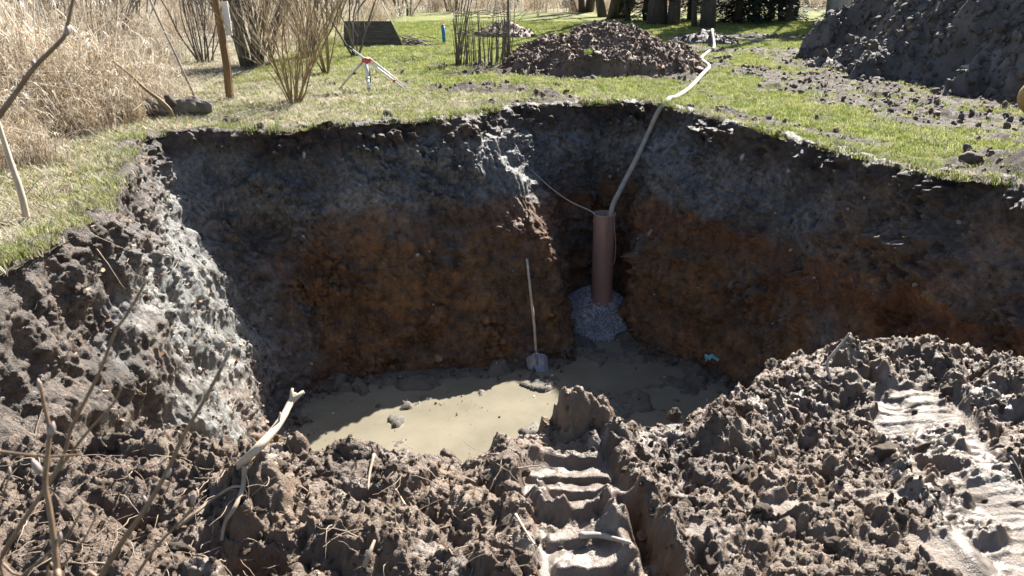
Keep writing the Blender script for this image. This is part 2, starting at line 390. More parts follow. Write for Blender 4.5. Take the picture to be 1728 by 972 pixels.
# ------------------------------------------------------------------ shape of the pit
# each column: rim (x, y, z), middle at z = -1.5, foot at z = -3.15
COLS = [
 ((0.0, 3.85, -.45), (0.0, 4.4), (0.0, 4.8)), ((-1.5, 3.75, -.45), (-1.5, 4.3), (-1.4, 4.8)), ((-2.8, 4.0, -.35), (-2.4, 4.6), (-2.0, 5.1)),
 ((-3.6, 4.9, -.1), (-3.0, 5.2), (-2.3, 5.7)), ((-3.5, 6.2, 0), (-3.1, 6.3), (-2.5, 6.6)), ((-3.5, 7.2, 0), (-3.0, 7.3), (-2.45, 7.6)),
 ((-3.75, 8.3, 0), (-3.2, 8.5), (-2.55, 8.6)), ((-4.2, 9.8, 0), (-3.4, 9.7), (-2.7, 9.4)), ((-4.45, 10.7, 0), (-3.5, 10.6), (-2.8, 9.9)),
 ((-3.95, 11.3, 0), (-3.0, 10.95), (-2.35, 10.35)), ((-3.1, 11.3, 0), (-2.6, 11.0), (-2.0, 10.5)), ((-2.1, 11.7, 0), (-1.9, 11.2), (-1.5, 10.65)),
 ((-1.2, 12.0, 0), (-1.1, 11.4), (-.8, 10.8)), ((-.8, 12.25, 0), (-.2, 11.55), (.05, 10.95)), ((-.45, 12.6, 0), (.44, 11.7), (.70, 11.15)), ((-.32, 12.85, 0), (.62, 11.98), (.90, 11.55)),
 ((.05, 13.35, 0), (.68, 12.6), (.88, 12.3)), ((.5, 13.5, 0), (.7, 13.0), (.82, 12.9)), ((1.3, 13.6, 0), (1.25, 13.3), (1.25, 13.25)),
 ((2.1, 13.65, 0), (1.75, 13.1), (1.65, 13.0)), ((2.4, 13.1, 0), (1.85, 12.5), (1.72, 12.1)), ((2.75, 12.2, 0), (2.15, 11.9), (1.9, 11.45)),
 ((3.05, 11.5, 0), (2.6, 11.35), (2.45, 11.05)), ((3.4, 10.7, 0), (3.1, 10.6), (2.9, 10.4)), ((3.75, 9.9, 0), (3.4, 9.8), (3.1, 9.7)),
 ((4.1, 9.2, 0), (3.75, 9.1), (3.3, 9.0)), ((4.6, 8.2, .05), (4.1, 8.1), (3.5, 8.0)), ((5.2, 7.0, 0), (4.5, 7.0), (3.7, 7.0)),
 ((5.5, 5.8, -.1), (4.6, 5.9), (3.7, 6.0)), ((4.6, 4.85, -.4), (4.0, 5.3), (3.3, 5.7)), ((2.8, 4.85, -.45), (2.6, 5.3), (2.3, 5.6)), ((1.3, 4.5, -.45), (1.3, 4.9), (1.2, 5.2)),
]
ZM, ZB = -1.5, -3.15
rimC = np.array([c[0] for c in COLS]); midC = np.array([(*c[1], ZM) for c in COLS]); botC = np.array([(*c[2], ZB) for c in COLS])
def catmull_closed(C, U):
    n = len(C); i = np.floor(U).astype(int) % n; t = (U - np.floor(U))[:, None]
    a, b, c, d = C[(i - 1) % n], C[i], C[(i + 1) % n], C[(i + 2) % n]
    return .5 * (2 * b + (c - a) * t + (2 * a - 5 * b + 4 * c - d) * t * t + (3 * b - a - 3 * c + d) * t ** 3)
_u = np.linspace(0, len(COLS), 600, endpoint=False)
RIM = catmull_closed(rimC, _u); BOT = catmull_closed(botC, _u)
def inside(poly, x, y):
    r = np.zeros(x.shape, bool); n = len(poly)
    for i in range(n):
        x1, y1 = poly[i][:2]; x2, y2 = poly[(i + 1) % n][:2]
        if y1 == y2: continue
        c = (y1 > y) != (y2 > y); r ^= c & (x < (x2 - x1) * (y - y1) / (y2 - y1) + x1)
    return r
def dist_line(poly, x, y, closed=True):
    best = np.full(x.shape, 1e9); n = len(poly)
    for i in range(n if closed else n - 1):
        x1, y1 = poly[i][:2]; x2, y2 = poly[(i + 1) % n][:2]; dx, dy = x2 - x1, y2 - y1; l = dx * dx + dy * dy + 1e-12
        t = np.clip(((x - x1) * dx + (y - y1) * dy) / l, 0, 1)
        best = np.minimum(best, (x - x1 - t * dx) ** 2 + (y - y1 - t * dy) ** 2)
    return np.sqrt(best)
RIMS = RIM[::4]

def gz(x, y):
    x = np.asarray(x, float); y = np.asarray(y, float); sh = x.shape; P = P3(np.atleast_1d(x), np.atleast_1d(y))
    z = .05 * fbm(P, .35, 3, 3).reshape(np.atleast_1d(x).shape)
    X = np.atleast_1d(x); Y = np.atleast_1d(y)
    z = z + .75 * np.exp(-(((X - 5.55) / .6) ** 2 + ((Y - 8.3) / .8) ** 2))
    z = z + .10 * np.exp(-(((X - 1.6) / .9) ** 2 + ((Y - 14.1) / .35) ** 2)) * 0.6
    z = z * sstep(0, 1, np.hypot(X, Y) / 6 - .2)
    return z.reshape(sh)
def nbw(x, y):                       # where the meadow dips to make room for the churned bank
    return sstep(5.4, 4.9, y) * sstep(1.6, 2.3, y) * sstep(4.2, 3.2, np.abs(x))
def G(p, dz=0.0):
    return Vector((p[0], p[1], float(gz(np.array([p[0]]), np.array([p[1]]))[0]) + dz))

# mud patches in the meadow: x, y, rx, ry, angle
MUDS = [(-.35, 15.6, 1.0, .9, 10), (.15, 13.6, .8, .5, 0), (.75, 14.4, .9, .22, -55), (-2.3, 20.0, .45, .5, 0), (-1.1, 19.0, .7, .5, 0), (-1.9, 16.2, .35, .3, 0), (5.9, 22.6, 2.3, 1.1, 0),
        (6.9, 19.3, 1.3, 2.6, 10), (6.0, 16.5, 1.4, 1.8, 25), (6.6, 14.6, 1.5, 1.8, 20), (6.6, 12.1, 1.6, 1.0, -20), (5.0, 18.4, .8, .7, 0), (4.5, 20.6, .6, .5, 0), (4.3, 23.4, 1.2, .7, 0),
        (7.0, 27, 2.6, 1.2, 0), (5.0, 26.4, 1.2, .5, 0), (2.0, 18.0, 2.4, 1.4, 0), (10, 18, 3.5, 7, 0), (3.0, 12.5, .5, 1.2, 20), (5.4, 8.4, 1.2, 1.6, 0), (-1.9, 35, 1.2, .4, 0), (4.9, 15.6, .8, 1.1, 0), (5.5, 13.3, .8, 1.5, 25), (4.1, 19.4, .6, .9, 0), (7.3, 10.7, 1.8, .7, 0), (3.75, 11.6, .22, 1.5, 25), (3.2, 16.2, .35, .3, 0), (-3.2, 14.6, .5, .3, 0), (-.9, 17.6, .5, .35, 0), (2.4, 30, 3.0, .25, 0)]
def mudmask(x, y):
    P = P3(x, y); nz = (fbm(P, 1.1, 4, 41) * .55 + gn(P, 7, 44) * .18).reshape(x.shape); m = np.zeros(x.shape)
    for cx, cy, rx, ry, a in MUDS:
        ca, sa = math.cos(R(a)), math.sin(R(a)); dx, dy = x - cx, y - cy
        q = np.sqrt(((dx * ca + dy * sa) / rx) ** 2 + ((-dx * sa + dy * ca) / ry) ** 2)
        m = np.maximum(m, sstep(1.15, .75, q + nz * .7))
    m = np.maximum(m, .8 * sstep(.42, .62, fbm(P, .8, 5, 47).reshape(x.shape)) * (y > 6) * (y < 40))
    return m
def drymask(x, y):
    P = P3(x, y); nz = fbm(P, .9, 4, 61).reshape(x.shape)
    d = sstep(-.9, -2.6, x + nz * .7 + (y - 12) * .02) * sstep(20, 15, y + nz * 2)
    d = np.maximum(d, sstep(-4.2, -5.2, x + nz * .4 + np.maximum(0, y - 14) * .10))
    d = np.maximum(d, sstep(37, 46, y + nz * 3 - np.abs(x) * .15))
    d = np.maximum(d, .75 * sstep(2.2, 0.6, np.hypot((x + .6) / 1.6, (y - 13.6) / .9) + nz * .5))
    return d

# ------------------------------------------------------------------ ground sheet
def axis(core0, core1, step, lo, hi, k=1.06):
    c = list(np.arange(core0, core1, step)); s = step; v = core1
    up = []
    while v < hi: up.append(v); s *= k; v += s
    s = step; v = core0; dn = []
    while v > lo: s *= k; v -= s; dn.append(v)
    return np.array(dn[::-1] + c + up)
xs = axis(-6.0, 8.5, .042, -900, 900, 1.07); ys = axis(6.0, 20.0, .042, -400, 1500, 1.05)
GX, GY = np.meshgrid(xs, ys, indexing='ij')
near = (np.abs(GX) < 14) & (GY > 1) & (GY < 40)
GZ = np.zeros(GX.shape); MM = np.zeros(GX.shape); DD = np.ones(GX.shape) * .3; DR = np.full(GX.shape, 9.0); INS = np.zeros(GX.shape, bool)
GZ[near] = gz(GX[near], GY[near]); MM = mudmask(GX, GY); DD = drymask(GX, GY)
win = (GX > -6) & (GX < 7) & (GY > 2) & (GY < 16)
DR[win] = dist_line(RIMS, GX[win], GY[win]); INS[win] = inside(RIMS, GX[win], GY[win])
MM[win] = np.maximum(MM[win], sstep(.22, .04, DR[win] + gn(P3(GX[win], GY[win]), 2.5, 9) * .16))
xw, yw = GX[near], GY[near]; mw = MM[near]; Pn = P3(xw, yw)
cl = clods2(xw, yw, .34, 3, .6) * .13 + clods2(xw, yw, .16, 4, .8) * .08
rut = ridge(P3(xw * .9 + yw * .35, yw * .45 - xw * .1), 1.1, 2, 8)
GZ[near] += mw * (cl * .9 * sstep(-.3, .4, fbm(Pn, .9, 3, 15)) + .07 * rut - .05) + .015 * fbm(Pn, 3, 3, 12)
DM = 1 - sstep(.9, 1.6, GX * 0 + np.abs(GX) / 3.2) * 1
nb_w = nbw(GX, GY); MM = np.maximum(MM, sstep(6.0, 5.0, GY) * sstep(-4, 0, GY) * sstep(6.5, 4.5, np.abs(GX + .0))); GZ -= .42 * nb_w       # makes room for the churned bank
V = np.stack([GX, GY, GZ], -1).reshape(-1, 3); F = gridF(*GX.shape)
hole = (INS & (DR > .06)).ravel()
F = F[~hole[F].any(1)]
ground = mesh_np('ground', V, F, M_GROUND); attr(ground, 'cov', np.stack([MM, DD, MM * 0], -1).reshape(-1, 3))
tag(ground, 'short meadow grass with bare churned mud patches round the pit', 'ground', kind='structure')

# ------------------------------------------------------------------ pit wall
us = []
for i in range(len(COLS)):
    n = {0: 14, 1: 14, 2: 16, 28: 24, 29: 20, 30: 18, 31: 14}.get(i)
    if n is None:
        l = np.linalg.norm((midC[(i + 1) % len(COLS)] - midC[i])) * .5 + np.linalg.norm((rimC[(i + 1) % len(COLS)] - rimC[i])) * .5
        n = max(20, int(l / .0135))
    us += list(i + np.arange(n) / n)
U = np.array(us); NU = len(U); NT = 225
A0, A1, A2 = catmull_closed(rimC, U), catmull_closed(midC, U), catmull_closed(botC, U)
T = np.linspace(0, 1, NT); W = np.zeros((NT, NU, 3))
for k, t in enumerate(T):
    if t < .5: s = t * 2; q = A0 + (A1 - A0) * s
    else: s = t * 2 - 1; q = A1 + (A2 - A1) * s
    W[k] = q
for _ in range(6): W[1:-1] = .25 * W[:-2] + .5 * W[1:-1] + .25 * W[2:]
dU = np.roll(W, -1, 1) - np.roll(W, 1, 1); dT = np.gradient(W, axis=0)
NN = np.cross(dU, dT); NN /= np.linalg.norm(NN, axis=2, keepdims=True) + 1e-9
cen = np.array([0, 8.0, -1.5]); sg = np.sign(np.einsum('ijk,ijk->ij', NN, cen - W).mean()); NN *= sg
P = W.reshape(-1, 3); Nn = NN.reshape(-1, 3); zz = P[:, 2]
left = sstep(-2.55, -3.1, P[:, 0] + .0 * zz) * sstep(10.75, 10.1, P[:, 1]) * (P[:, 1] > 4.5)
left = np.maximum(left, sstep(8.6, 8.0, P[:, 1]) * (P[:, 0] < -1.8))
right = sstep(3.0, 3.6, P[:, 0]) * sstep(10.4, 9.2, P[:, 1])
prom = np.exp(-(((P[:, 0] - .35) / .55) ** 2 + ((P[:, 1] - 12.1) / .8) ** 2))
big = fbm(P * [1, 1, 1.2], .9, 4, 101) * .13 * (1 - .75 * prom)
rg = ridge(P * [1, 1, .7], 2.2, 3, 120) * .045
cl1 = clods3(P + .04 * fbm(P, 4, 2, 7)[:, None], .21, 31, .75); cl2 = clods3(P, .095, 32, .8); cl3 = clods3(P, .05, 33)
patchy = .35 + 1.1 * sstep(-.35, .5, fbm(P, 1.9, 3, 641))
rough = (1.05 + .5 * right - .75 * prom + .4 * sstep(-.5, -.1, zz)) * (1 - left) * patchy + left * (.15 + .75 * patchy * sstep(-2.2, -.2, zz + .3 * (8.2 - P[:, 1])))
smooth_clay = sstep(-.1, .35, fbm(P * [1, 1, .8], 1.3, 2, 77)) * (1 - left)
rough *= 1 - .6 * smooth_clay
d = big + rg * (1 - .5 * smooth_clay) + rough * (cl1 * .15 * (1 - .75 * left) + cl2 * .12 * (1 - .55 * left) + cl3 * .07 * (1 - .3 * left)) + .012 * fbm(P, 14, 3, 55)
led = ridge(P * [.55, .55, 2.6] + .25 * fbm(P, 1.2, 2, 140)[:, None], 1.0, 3, 133); d += .075 * led * (1 - .7 * left) * (1 - .8 * prom)
d -= d.mean() + .06 * prom
# bucket tooth grooves, running down the lower wall
su = np.broadcast_to(np.cumsum(np.concatenate([[0], np.linalg.norm(np.diff(A1, axis=0), axis=1)])), (NT, NU)).ravel()
gm = sstep(.02, .25, gn(np.stack([su * .55, zz * .25, zz * 0], 1), 1.0, 201)) * sstep(-1.4, -1.75, zz) * sstep(-3.1, -2.85, zz) * (1 - left)
gm = np.maximum(gm, .7 * sstep(.1, .3, gn(np.stack([su * .6, zz * .2, zz * 0 + 5], 1), 1.0, 202)) * sstep(-.3, -.5, zz) * sstep(-1.7, -1.3, zz) * (1 - left))
gr = np.abs(np.sin(np.pi * (su + .03 * gn(P * [1, 1, .3], 2.2, 19)) / .135)); d += gm * (.034 * sstep(.45, .95, gr) - .016) * (.4 + .6 * sstep(-.2, .2, gn(P, 2.2, 207)))
# diagonal ledges of smeared soil on the left slope
dl = np.sin(2 * np.pi * (P[:, 1] * .9 + zz * .75 + .35 * fbm(P, 1.0, 3, 301)) / .55)
d += left * (.03 * dl * sstep(.0, -.5, zz) + .075 * ridge(P * [1, 2.8, .45] + .1 * fbm(P, 2, 2, 305)[:, None], 1.6, 3, 303))
# undercut hollows
for (hx, hy, hz, hr, hd) in [(-3.2, 11.1, -1.15, .30, .28), (-2.6, 11.1, -.72, .35, .16), (1.3, 13.3, -2.2, .55, .22), (4.0, 8.6, -1.5, .35, .32), (4.1, 8.0, -2.3, .5, .25), (-1.0, 11.5, -1.05, .3, .08), (1.6, 13.2, -1.0, .4, .1), (4.25, 8.75, -.75, .38, -.30), (3.9, 8.9, -1.3, .3, -.22), (.55, 11.6, -2.2, .35, -.08), (.2, 12.2, -.8, .3, -.06)]:
    d -= hd * np.exp(-(((P[:, 0] - hx) / hr) ** 2 + ((P[:, 1] - hy) / hr) ** 2 + ((zz - hz) / (hr * .6)) ** 2))
fade = sstep(-3.15, -2.95, zz) * .75 + .25
d *= fade
topw = sstep(-.16, 0.0, zz - A0[:, 2][None, :].repeat(NT, 0).ravel() * 1)
rimw = (.16 * fbm(P * [1, 1, 0], 1.1, 3, 611) + .05 * gn(P * [1, 1, 0], 6, 613)) * sstep(-.9, 0, zz) * (1 - .7 * prom)
WP = P + Nn * (d * (1 - .45 * topw) + rimw)[:, None]
WP[:, 2] += .03 * fbm(P, 3, 3, 88) * (1 - topw)
WP = WP.reshape(NT, NU, 3)
# turf lip: extra rows from the rim outwards, lying on the meadow
outd = -(NN[0] * [1, 1, 0]); outd /= np.linalg.norm(outd, axis=1, keepdims=True) + 1e-9
lips = []
lipn = .10 + .10 * np.abs(fbm(A0, 2.0, 3, 91)) + .35 * sstep(6.4, 5.4, A0[:, 1])
for k, (o_, zz_) in enumerate(((1.0, -.06), (.85, .012), (.6, .035), (.35, .04), (.14, .03))):
    q = WP[0] * 1.0; q[:, :2] = WP[0][:, :2] + outd[:, :2] * (lipn * (1.6 * o_))[:, None]
    b = gz(q[:, 0], q[:, 1]) - .42 * nbw(q[:, 0], q[:, 1])
    q[:, 2] = b + zz_ * sstep(5.2, 6.4, q[:, 1]) - .03 * sstep(6.2, 5.2, q[:, 1]) + .05 * (clods2(q[:, 0], q[:, 1], .12, 71) - .1) * (o_ < .95) + .02 * fbm(q, 6, 3, 17)
    lips.append(q)
WP[0][:, 2] = gz(WP[0][:, 0], WP[0][:, 1]) - .42 * nbw(WP[0][:, 0], WP[0][:, 1]) + .012 + .03 * fbm(A0, 5, 3, 23)
full = np.concatenate([np.stack(lips), WP], 0); FV = full.reshape(-1, 3)
FF = gridF(full.shape[0], NU, True)
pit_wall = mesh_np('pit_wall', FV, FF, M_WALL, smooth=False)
zf = FV[:, 2]; nz = fbm(FV, .8, 4, 401) * .22 + .06 * gn(FV, 5, 402)
leftF = np.concatenate([np.tile(left[:NU], 5), left]); rightF = np.concatenate([np.tile(right[:NU], 5), right])
tops = sstep(-.42, -.12, zf + nz * .8); tops = np.maximum(tops, leftF * sstep(.3, -.6, FV[:, 1] - 6.9 + nz * 5 + zf * .25) * .9)
tops = np.maximum(tops, leftF * sstep(-.75, -.3, zf + nz * 1.5) * .8)
clay = sstep(-1.25, -.95, zf + nz) * (1 - .55 * rightF)
gmF = np.concatenate([np.zeros(5 * NU), gm * sstep(.5, .9, gr) * sstep(-.3, .3, gn(P, 2.2, 207))]); clay = np.maximum(clay, .55 * gmF)
clay = np.maximum(clay, leftF * sstep(-.3, -.8, zf + nz * .6)); clay = np.maximum(clay, sstep(.15, .45, nz * 3 + sstep(-2.2, -3.2, FV[:, 0])) * .7)
rust = sstep(.30, .08, np.abs(zf + 1.28 + nz * .9 + .1 * (FV[:, 0] > 1.2))) * sstep(-1.4, .5, FV[:, 0]) * (1 - leftF)
rust = np.maximum(rust, .6 * sstep(.2, .5, fbm(FV, 1.4, 3, 410)) * sstep(-1.2, -1.5, zf) * (1 - leftF))
attr(pit_wall, 'dry', leftF * (.15 + .85 * sstep(-.1, -1.0, zf + nz + .25 * (7.6 - FV[:, 1]))))  # weight of the painted-in sunlit tone on the left wall
attr(pit_wall, 'soil', np.clip(np.stack([tops, clay, rust], 1), 0, 1))
tag(pit_wall, 'steep dug wall of dark topsoil, grey clay and rusty brown soil', 'pit wall', kind='structure')

# ------------------------------------------------------------------ pit floor and water
fx, fy = np.meshgrid(np.arange(-3.6, 4.4, .035), np.arange(4.2, 14.0, .035), indexing='ij')
Pf = P3(fx, fy)
bx = dist_line(BOT[::4], fx, fy)
edge = sstep(.55, .0, bx + .25 * fbm(Pf, 1.6, 3, 5).reshape(fx.shape))
isl = sstep(.34, .62, fbm(Pf, 1.9, 5, 515).reshape(fx.shape)) * sstep(8.2, 9.2, fy)
for (ix, iy, ir) in [(.9, 10.1, .35), (.35, 10.35, .4), (1.5, 9.9, .5), (-1.2, 10.35, .35), (-1.1, 10.0, .12), (2.2, 10.4, .5), (1.3, 11.2, .45), (1.2, 10.0, .3)]:
    isl = np.maximum(isl, .9 * sstep(1.0, .45, np.hypot(fx - ix, (fy - iy) * 1.6) / ir + .9 * fbm(Pf, 4.0, 4, 77).reshape(fx.shape)))
fzz = -3.19 + .105 * isl + .10 * edge + .03 * (clods2(fx, fy, .11, 61) + .5 * clods2(fx, fy, .06, 62)) * np.maximum(isl, edge) + .025 * fbm(Pf, 2.5, 4, 66).reshape(fx.shape)
pit_floor = mesh_np('pit_floor', np.stack([fx, fy, fzz], -1).reshape(-1, 3), gridF(*fx.shape), M_FLOOR)
tag(pit_floor, 'silty clay bed of the pit breaking the water in low lumps', 'pit floor', kind='structure')
wv, wf = np.meshgrid(np.arange(-3.5, 4.3, .12), np.arange(4.3, 13.4, .12), indexing='ij')
water = mesh_np('pit_water', np.stack([wv, wf, np.full(wv.shape, -3.115)], -1).reshape(-1, 3), gridF(*wv.shape), M_WATER)
tag(water, 'shallow beige muddy water covering the pit floor', 'water', kind='structure')

# ------------------------------------------------------------------ churned mud bank in front of the pit
CREST = [(-6, 3.3), (-3.5, 3.3), (-2.6, 3.35), (-1.3, 3.45), (-.9, 3.40), (-.4, 3.42), (0, 3.5), (.25, 3.72), (.6, 3.75), (.9, 3.78), (1.05, 3.86), (1.4, 4.30), (1.7, 4.5), (2.1, 4.55), (2.5, 4.42), (3.0, 4.5), (5, 4.6)]
MXG, MYG = np.meshgrid(np.arange(-3.1, 3.75, .0066), np.arange(2.0, 4.95, .0066), indexing='ij')
bank_m = (MYG < np.interp(MXG, *zip(*CREST)) + .5) & (np.abs(MXG) < .60 * (MYG * .94 + .68) + .32)
mx, my = MXG[bank_m], MYG[bank_m]; bank_id = np.full(MXG.shape, -1); bank_id[bank_m] = np.arange(len(mx)); bank_F = bank_id.ravel()[gridF(*MXG.shape)]; bank_F = bank_F[(bank_F >= 0).all(1)]
# the same bank, coarser, carried on to both sides and back towards the viewer
MXC, MYC = np.meshgrid(np.arange(-4.8, 5.0, .017), np.arange(1.3, 5.1, .017), indexing='ij')
coarse_m = (MYC < np.interp(MXC, *zip(*CREST)) + .6) & ~((np.abs(MXC) < .60 * (MYC * .94 + .68) + .26) & (MYC > 2.06))
cid = np.full(MXC.shape, -1); cid[coarse_m] = np.arange(coarse_m.sum()) + len(mx); cF = cid.ravel()[gridF(*MXC.shape)]; bank_F = np.concatenate([bank_F, cF[(cF >= 0).all(1)]])
is_c = np.concatenate([np.zeros(len(mx)), np.ones(int(coarse_m.sum()))]); mx = np.concatenate([mx, MXC[coarse_m]]); my = np.concatenate([my, MYC[coarse_m]])
cr = np.interp(mx, *zip(*CREST)); Pm = P3(mx, my); sh = mx.shape
cr = cr + (.10 * fbm(P3(mx, mx * 0), 2.3, 3, 71) + .03 * gn(P3(mx, mx * 0), 11, 72)).reshape(sh)
def track(pts, half):
    """distance across and along a crawler track pressed into the mud"""
    best = np.full(sh, 9.0); along = np.zeros(sh); side = np.zeros(sh); acc = 0
    for (x1, y1), (x2, y2) in zip(pts[:-1], pts[1:]):
        dx, dy = x2 - x1, y2 - y1; l = math.hypot(dx, dy); t = ((mx - x1) * dx + (my - y1) * dy) / (l * l); tc = np.clip(t, 0, 1)
        dd = np.hypot(mx - x1 - tc * dx, my - y1 - tc * dy); m_ = dd < best
        best[m_] = dd[m_]; along[m_] = (acc + t * l)[m_]; side[m_] = np.sign((mx - x1) * dy - (my - y1) * dx)[m_]; acc += l
    return best, along, best * side
def pxy(px, py, z=0.0):
    p = at(px, py, z); return (p.x, p.y)
T1 = [pxy(935, 690), pxy(955, 770), pxy(985, 850), pxy(1030, 972), pxy(1080, 1100)]
T2 = [pxy(1520, 640), pxy(1590, 740), pxy(1680, 850), pxy(1740, 900)]
d1, a1, s1 = track(T1, .2); d2, a2, s2 = track(T2, .2)
wob = .03 * gn(Pm, 4, 31).reshape(sh)
t1 = sstep(.235, .19, d1 + wob) * sstep(.10, .30, cr - my) * sstep(-.95, -.55, fbm(Pm, 2.6, 3, 33)); t2 = sstep(.25, .2, d2 + wob * 1.8) * sstep(.3, .55, cr - my) * sstep(-.55, -.2, fbm(Pm, 2.4, 4, 34))
flat = np.zeros(sh)
for (px, py, rx, ry) in [(1690, 920, .30, .20), (860, 935, .10, .06), (1000, 890, .10, .08), (1170, 880, .10, .07), (1490, 830, .16, .05), (1330, 840, .14, .06), (1560, 735, .20, .10)]:
    c = at(px, py); flat = np.maximum(flat, sstep(1.1, .7, np.hypot((mx - c.x) / rx, (my - c.y) / ry) + .5 * fbm(Pm, 5, 3, 91).reshape(sh)))
lumpy = 1 - np.maximum(np.maximum(t1, t2) * .93, flat * .85)
und = .075 * fbm(Pm, 1.5, 3, 81).reshape(sh)
amp = (.40 + 1.05 * sstep(-.4, .5, fbm(Pm, 2.2, 2, 85).reshape(sh)))
lx = mx + .035 * fbm(Pm, 7, 3, 95).reshape(sh); ly = my + .035 * fbm(Pm, 7, 3, 96).reshape(sh)
cz = clods2(lx, ly, .36, 11, .5) * .13 + clods2(lx, ly, .16, 12, .5) * .062 + clods2(lx, ly, .08, 13, .5) * .034 + clods2(lx, ly, .038, 14, .55) * .022 + clods2(lx, ly, .020, 15, .6) * .012
crk = np.maximum(0, 1 - 5 * np.abs(gn(Pm + .05 * fbm(Pm, 6, 2, 161)[:, None], 4.5, 162))) ** 2
cz = cz * amp * 1.05 - .035 * crk + .018 * ridge(Pm, 9, 3, 97).reshape(sh) + .016 * fbm(Pm, 30, 3, 98, .65).reshape(sh) * 1.0
mz = -.07 + und + cz * lumpy
# right-hand bank and the rise towards the pit
mz += .02 * sstep(1.15, 1.6, mx) * sstep(3.2, 4.3, my) + .05 * sstep(.5, .0, np.abs(my - cr + .15)) + .06 * sstep(-.9, -1.6, mx)
for (px, py, z0, rx, ry, h) in [(985, 705, 0, .14, .10, .11), (762, 735, 0, .075, .07, .13), (505, 765, 0, .05, .05, .07), (600, 765, 0, .12, .08, .06), (1390, 615, .1, .2, .15, .06), (780, 840, 0, .17, .09, .06), (290, 770, 0, .22, .10, .08)]:
    c = at(px, py, z0); q = np.hypot((mx - c.x) / rx, (my - c.y) / ry) + .28 * fbm(Pm, 7, 3, 131).reshape(sh)
    mz += h * np.sqrt(np.maximum(0, 1 - q ** 2)) * (1 - .5 * t1)
# the pressed tracks: floor, grouser bars, side berms
def stamp(mz, t, d, a, s, dep, pitch, ph, bar):
    k = ((a + ph + .035 * gn(Pm, 3, 55).reshape(sh) + .012 * gn(Pm, 14, 59).reshape(sh)) % pitch) / pitch
    bars = sstep(.0, .10, k) * sstep(.42, .30, k)
    fl = und - .04 - dep + bar * bars * sstep(.2, .17, d) + .012 * fbm(Pm, 6, 3, 56).reshape(sh) + .75 * cz * sstep(.0, .4, fbm(Pm, 3.2, 3, 58).reshape(sh)) + .12 * cz
    mz = mz * (1 - t) + t * fl
    return mz + .07 * np.exp(-((d - .27) / .05) ** 2) * (.5 + .8 * gn(Pm, 6, 57).reshape(sh))
mz = stamp(mz, t1, d1, a1, s1, .03, .165, .03, .034)
mz = stamp(mz, t2, d2, a2, s2, .03, .07, 0, .008)
rutl = [pxy(1060, 850), pxy(1100, 920), pxy(1150, 1010)]; d3, a3, s3 = track(rutl, .05)
mz -= .13 * sstep(.075, .03, d3 + wob * .6); mz += .05 * np.exp(-((d3 - .10) / .03) ** 2)
for (px, py, rx, ry, h) in [(400, 930, .16, .10, .16), (60, 690, .2, .2, .1), (330, 770, .12, .07, .07), (225, 870, .10, .06, .10)]:
    c = at(px, py); mz -= h * np.exp(-(((mx - c.x) / rx) ** 2 + ((my - c.y) / ry) ** 2))
over = my - cr
mz -= is_c * (.012 + .35 * sstep(4.0, 5.0, np.abs(mx)) + .30 * sstep(1.7, 1.25, my))
mz -= np.where(over > 0, over * (1.1 + 1.2 * over), 0)
jx = .016 * fbm(Pm, 14, 3, 141).reshape(sh) * lumpy; jy = .016 * fbm(Pm, 14, 3, 142).reshape(sh) * lumpy
mud = mesh_np('mud_bank', np.stack([mx + jx, my + jy, mz], -1).reshape(-1, 3), bank_F, M_MUD, smooth=False)
wet = np.clip(np.maximum(np.maximum(t1 * .8, t2 * .7), .8 * sstep(.2, .5, fbm(Pm, 2.7, 4, 159).reshape(sh)) * (mx > -1.2)) * (.45 + .55 * sstep(-.2, .3, fbm(Pm, 3, 3, 151).reshape(sh))), 0, 1)
crumb = sstep(-.7, -1.5, mx + .5 * fbm(Pm, 1.5, 3, 152).reshape(sh)) * .8
silt = np.clip(flat * .3 + .5 * sstep(.35, .7, fbm(Pm, 3.5, 4, 153).reshape(sh)) * (1 - crumb), 0, 1)
attr(mud, 'mud', np.stack([wet, crumb, silt], -1).reshape(-1, 3))
tag(mud, 'bank of churned brown mud with crawler track prints', 'mud bank', kind='structure')

bpy.context.view_layer.update()
SOLID = [mud, pit_wall, pit_floor, ground]
def pick(px, py, objs=None):
    d = ray(px, py).normalized(); best = None
    for o in (objs or SOLID):
        ok, loc, nor, _ = o.ray_cast(CAM, d)
        if ok and (best is None or (loc - CAM).length < (best[0] - CAM).length): best = (loc.copy(), nor.copy())
    return best or (at(px, py), Vector((0, 0, 1)))
def drop(x, y, objs=None):
    best = -9
    for o in (objs or [mud, ground, pit_wall]):
        ok, loc, nor, _ = o.ray_cast(Vector((x, y, 9)), Vector((0, 0, -1)))
        if ok: best = max(best, loc.z)
    return best if best > -8 else 0.0

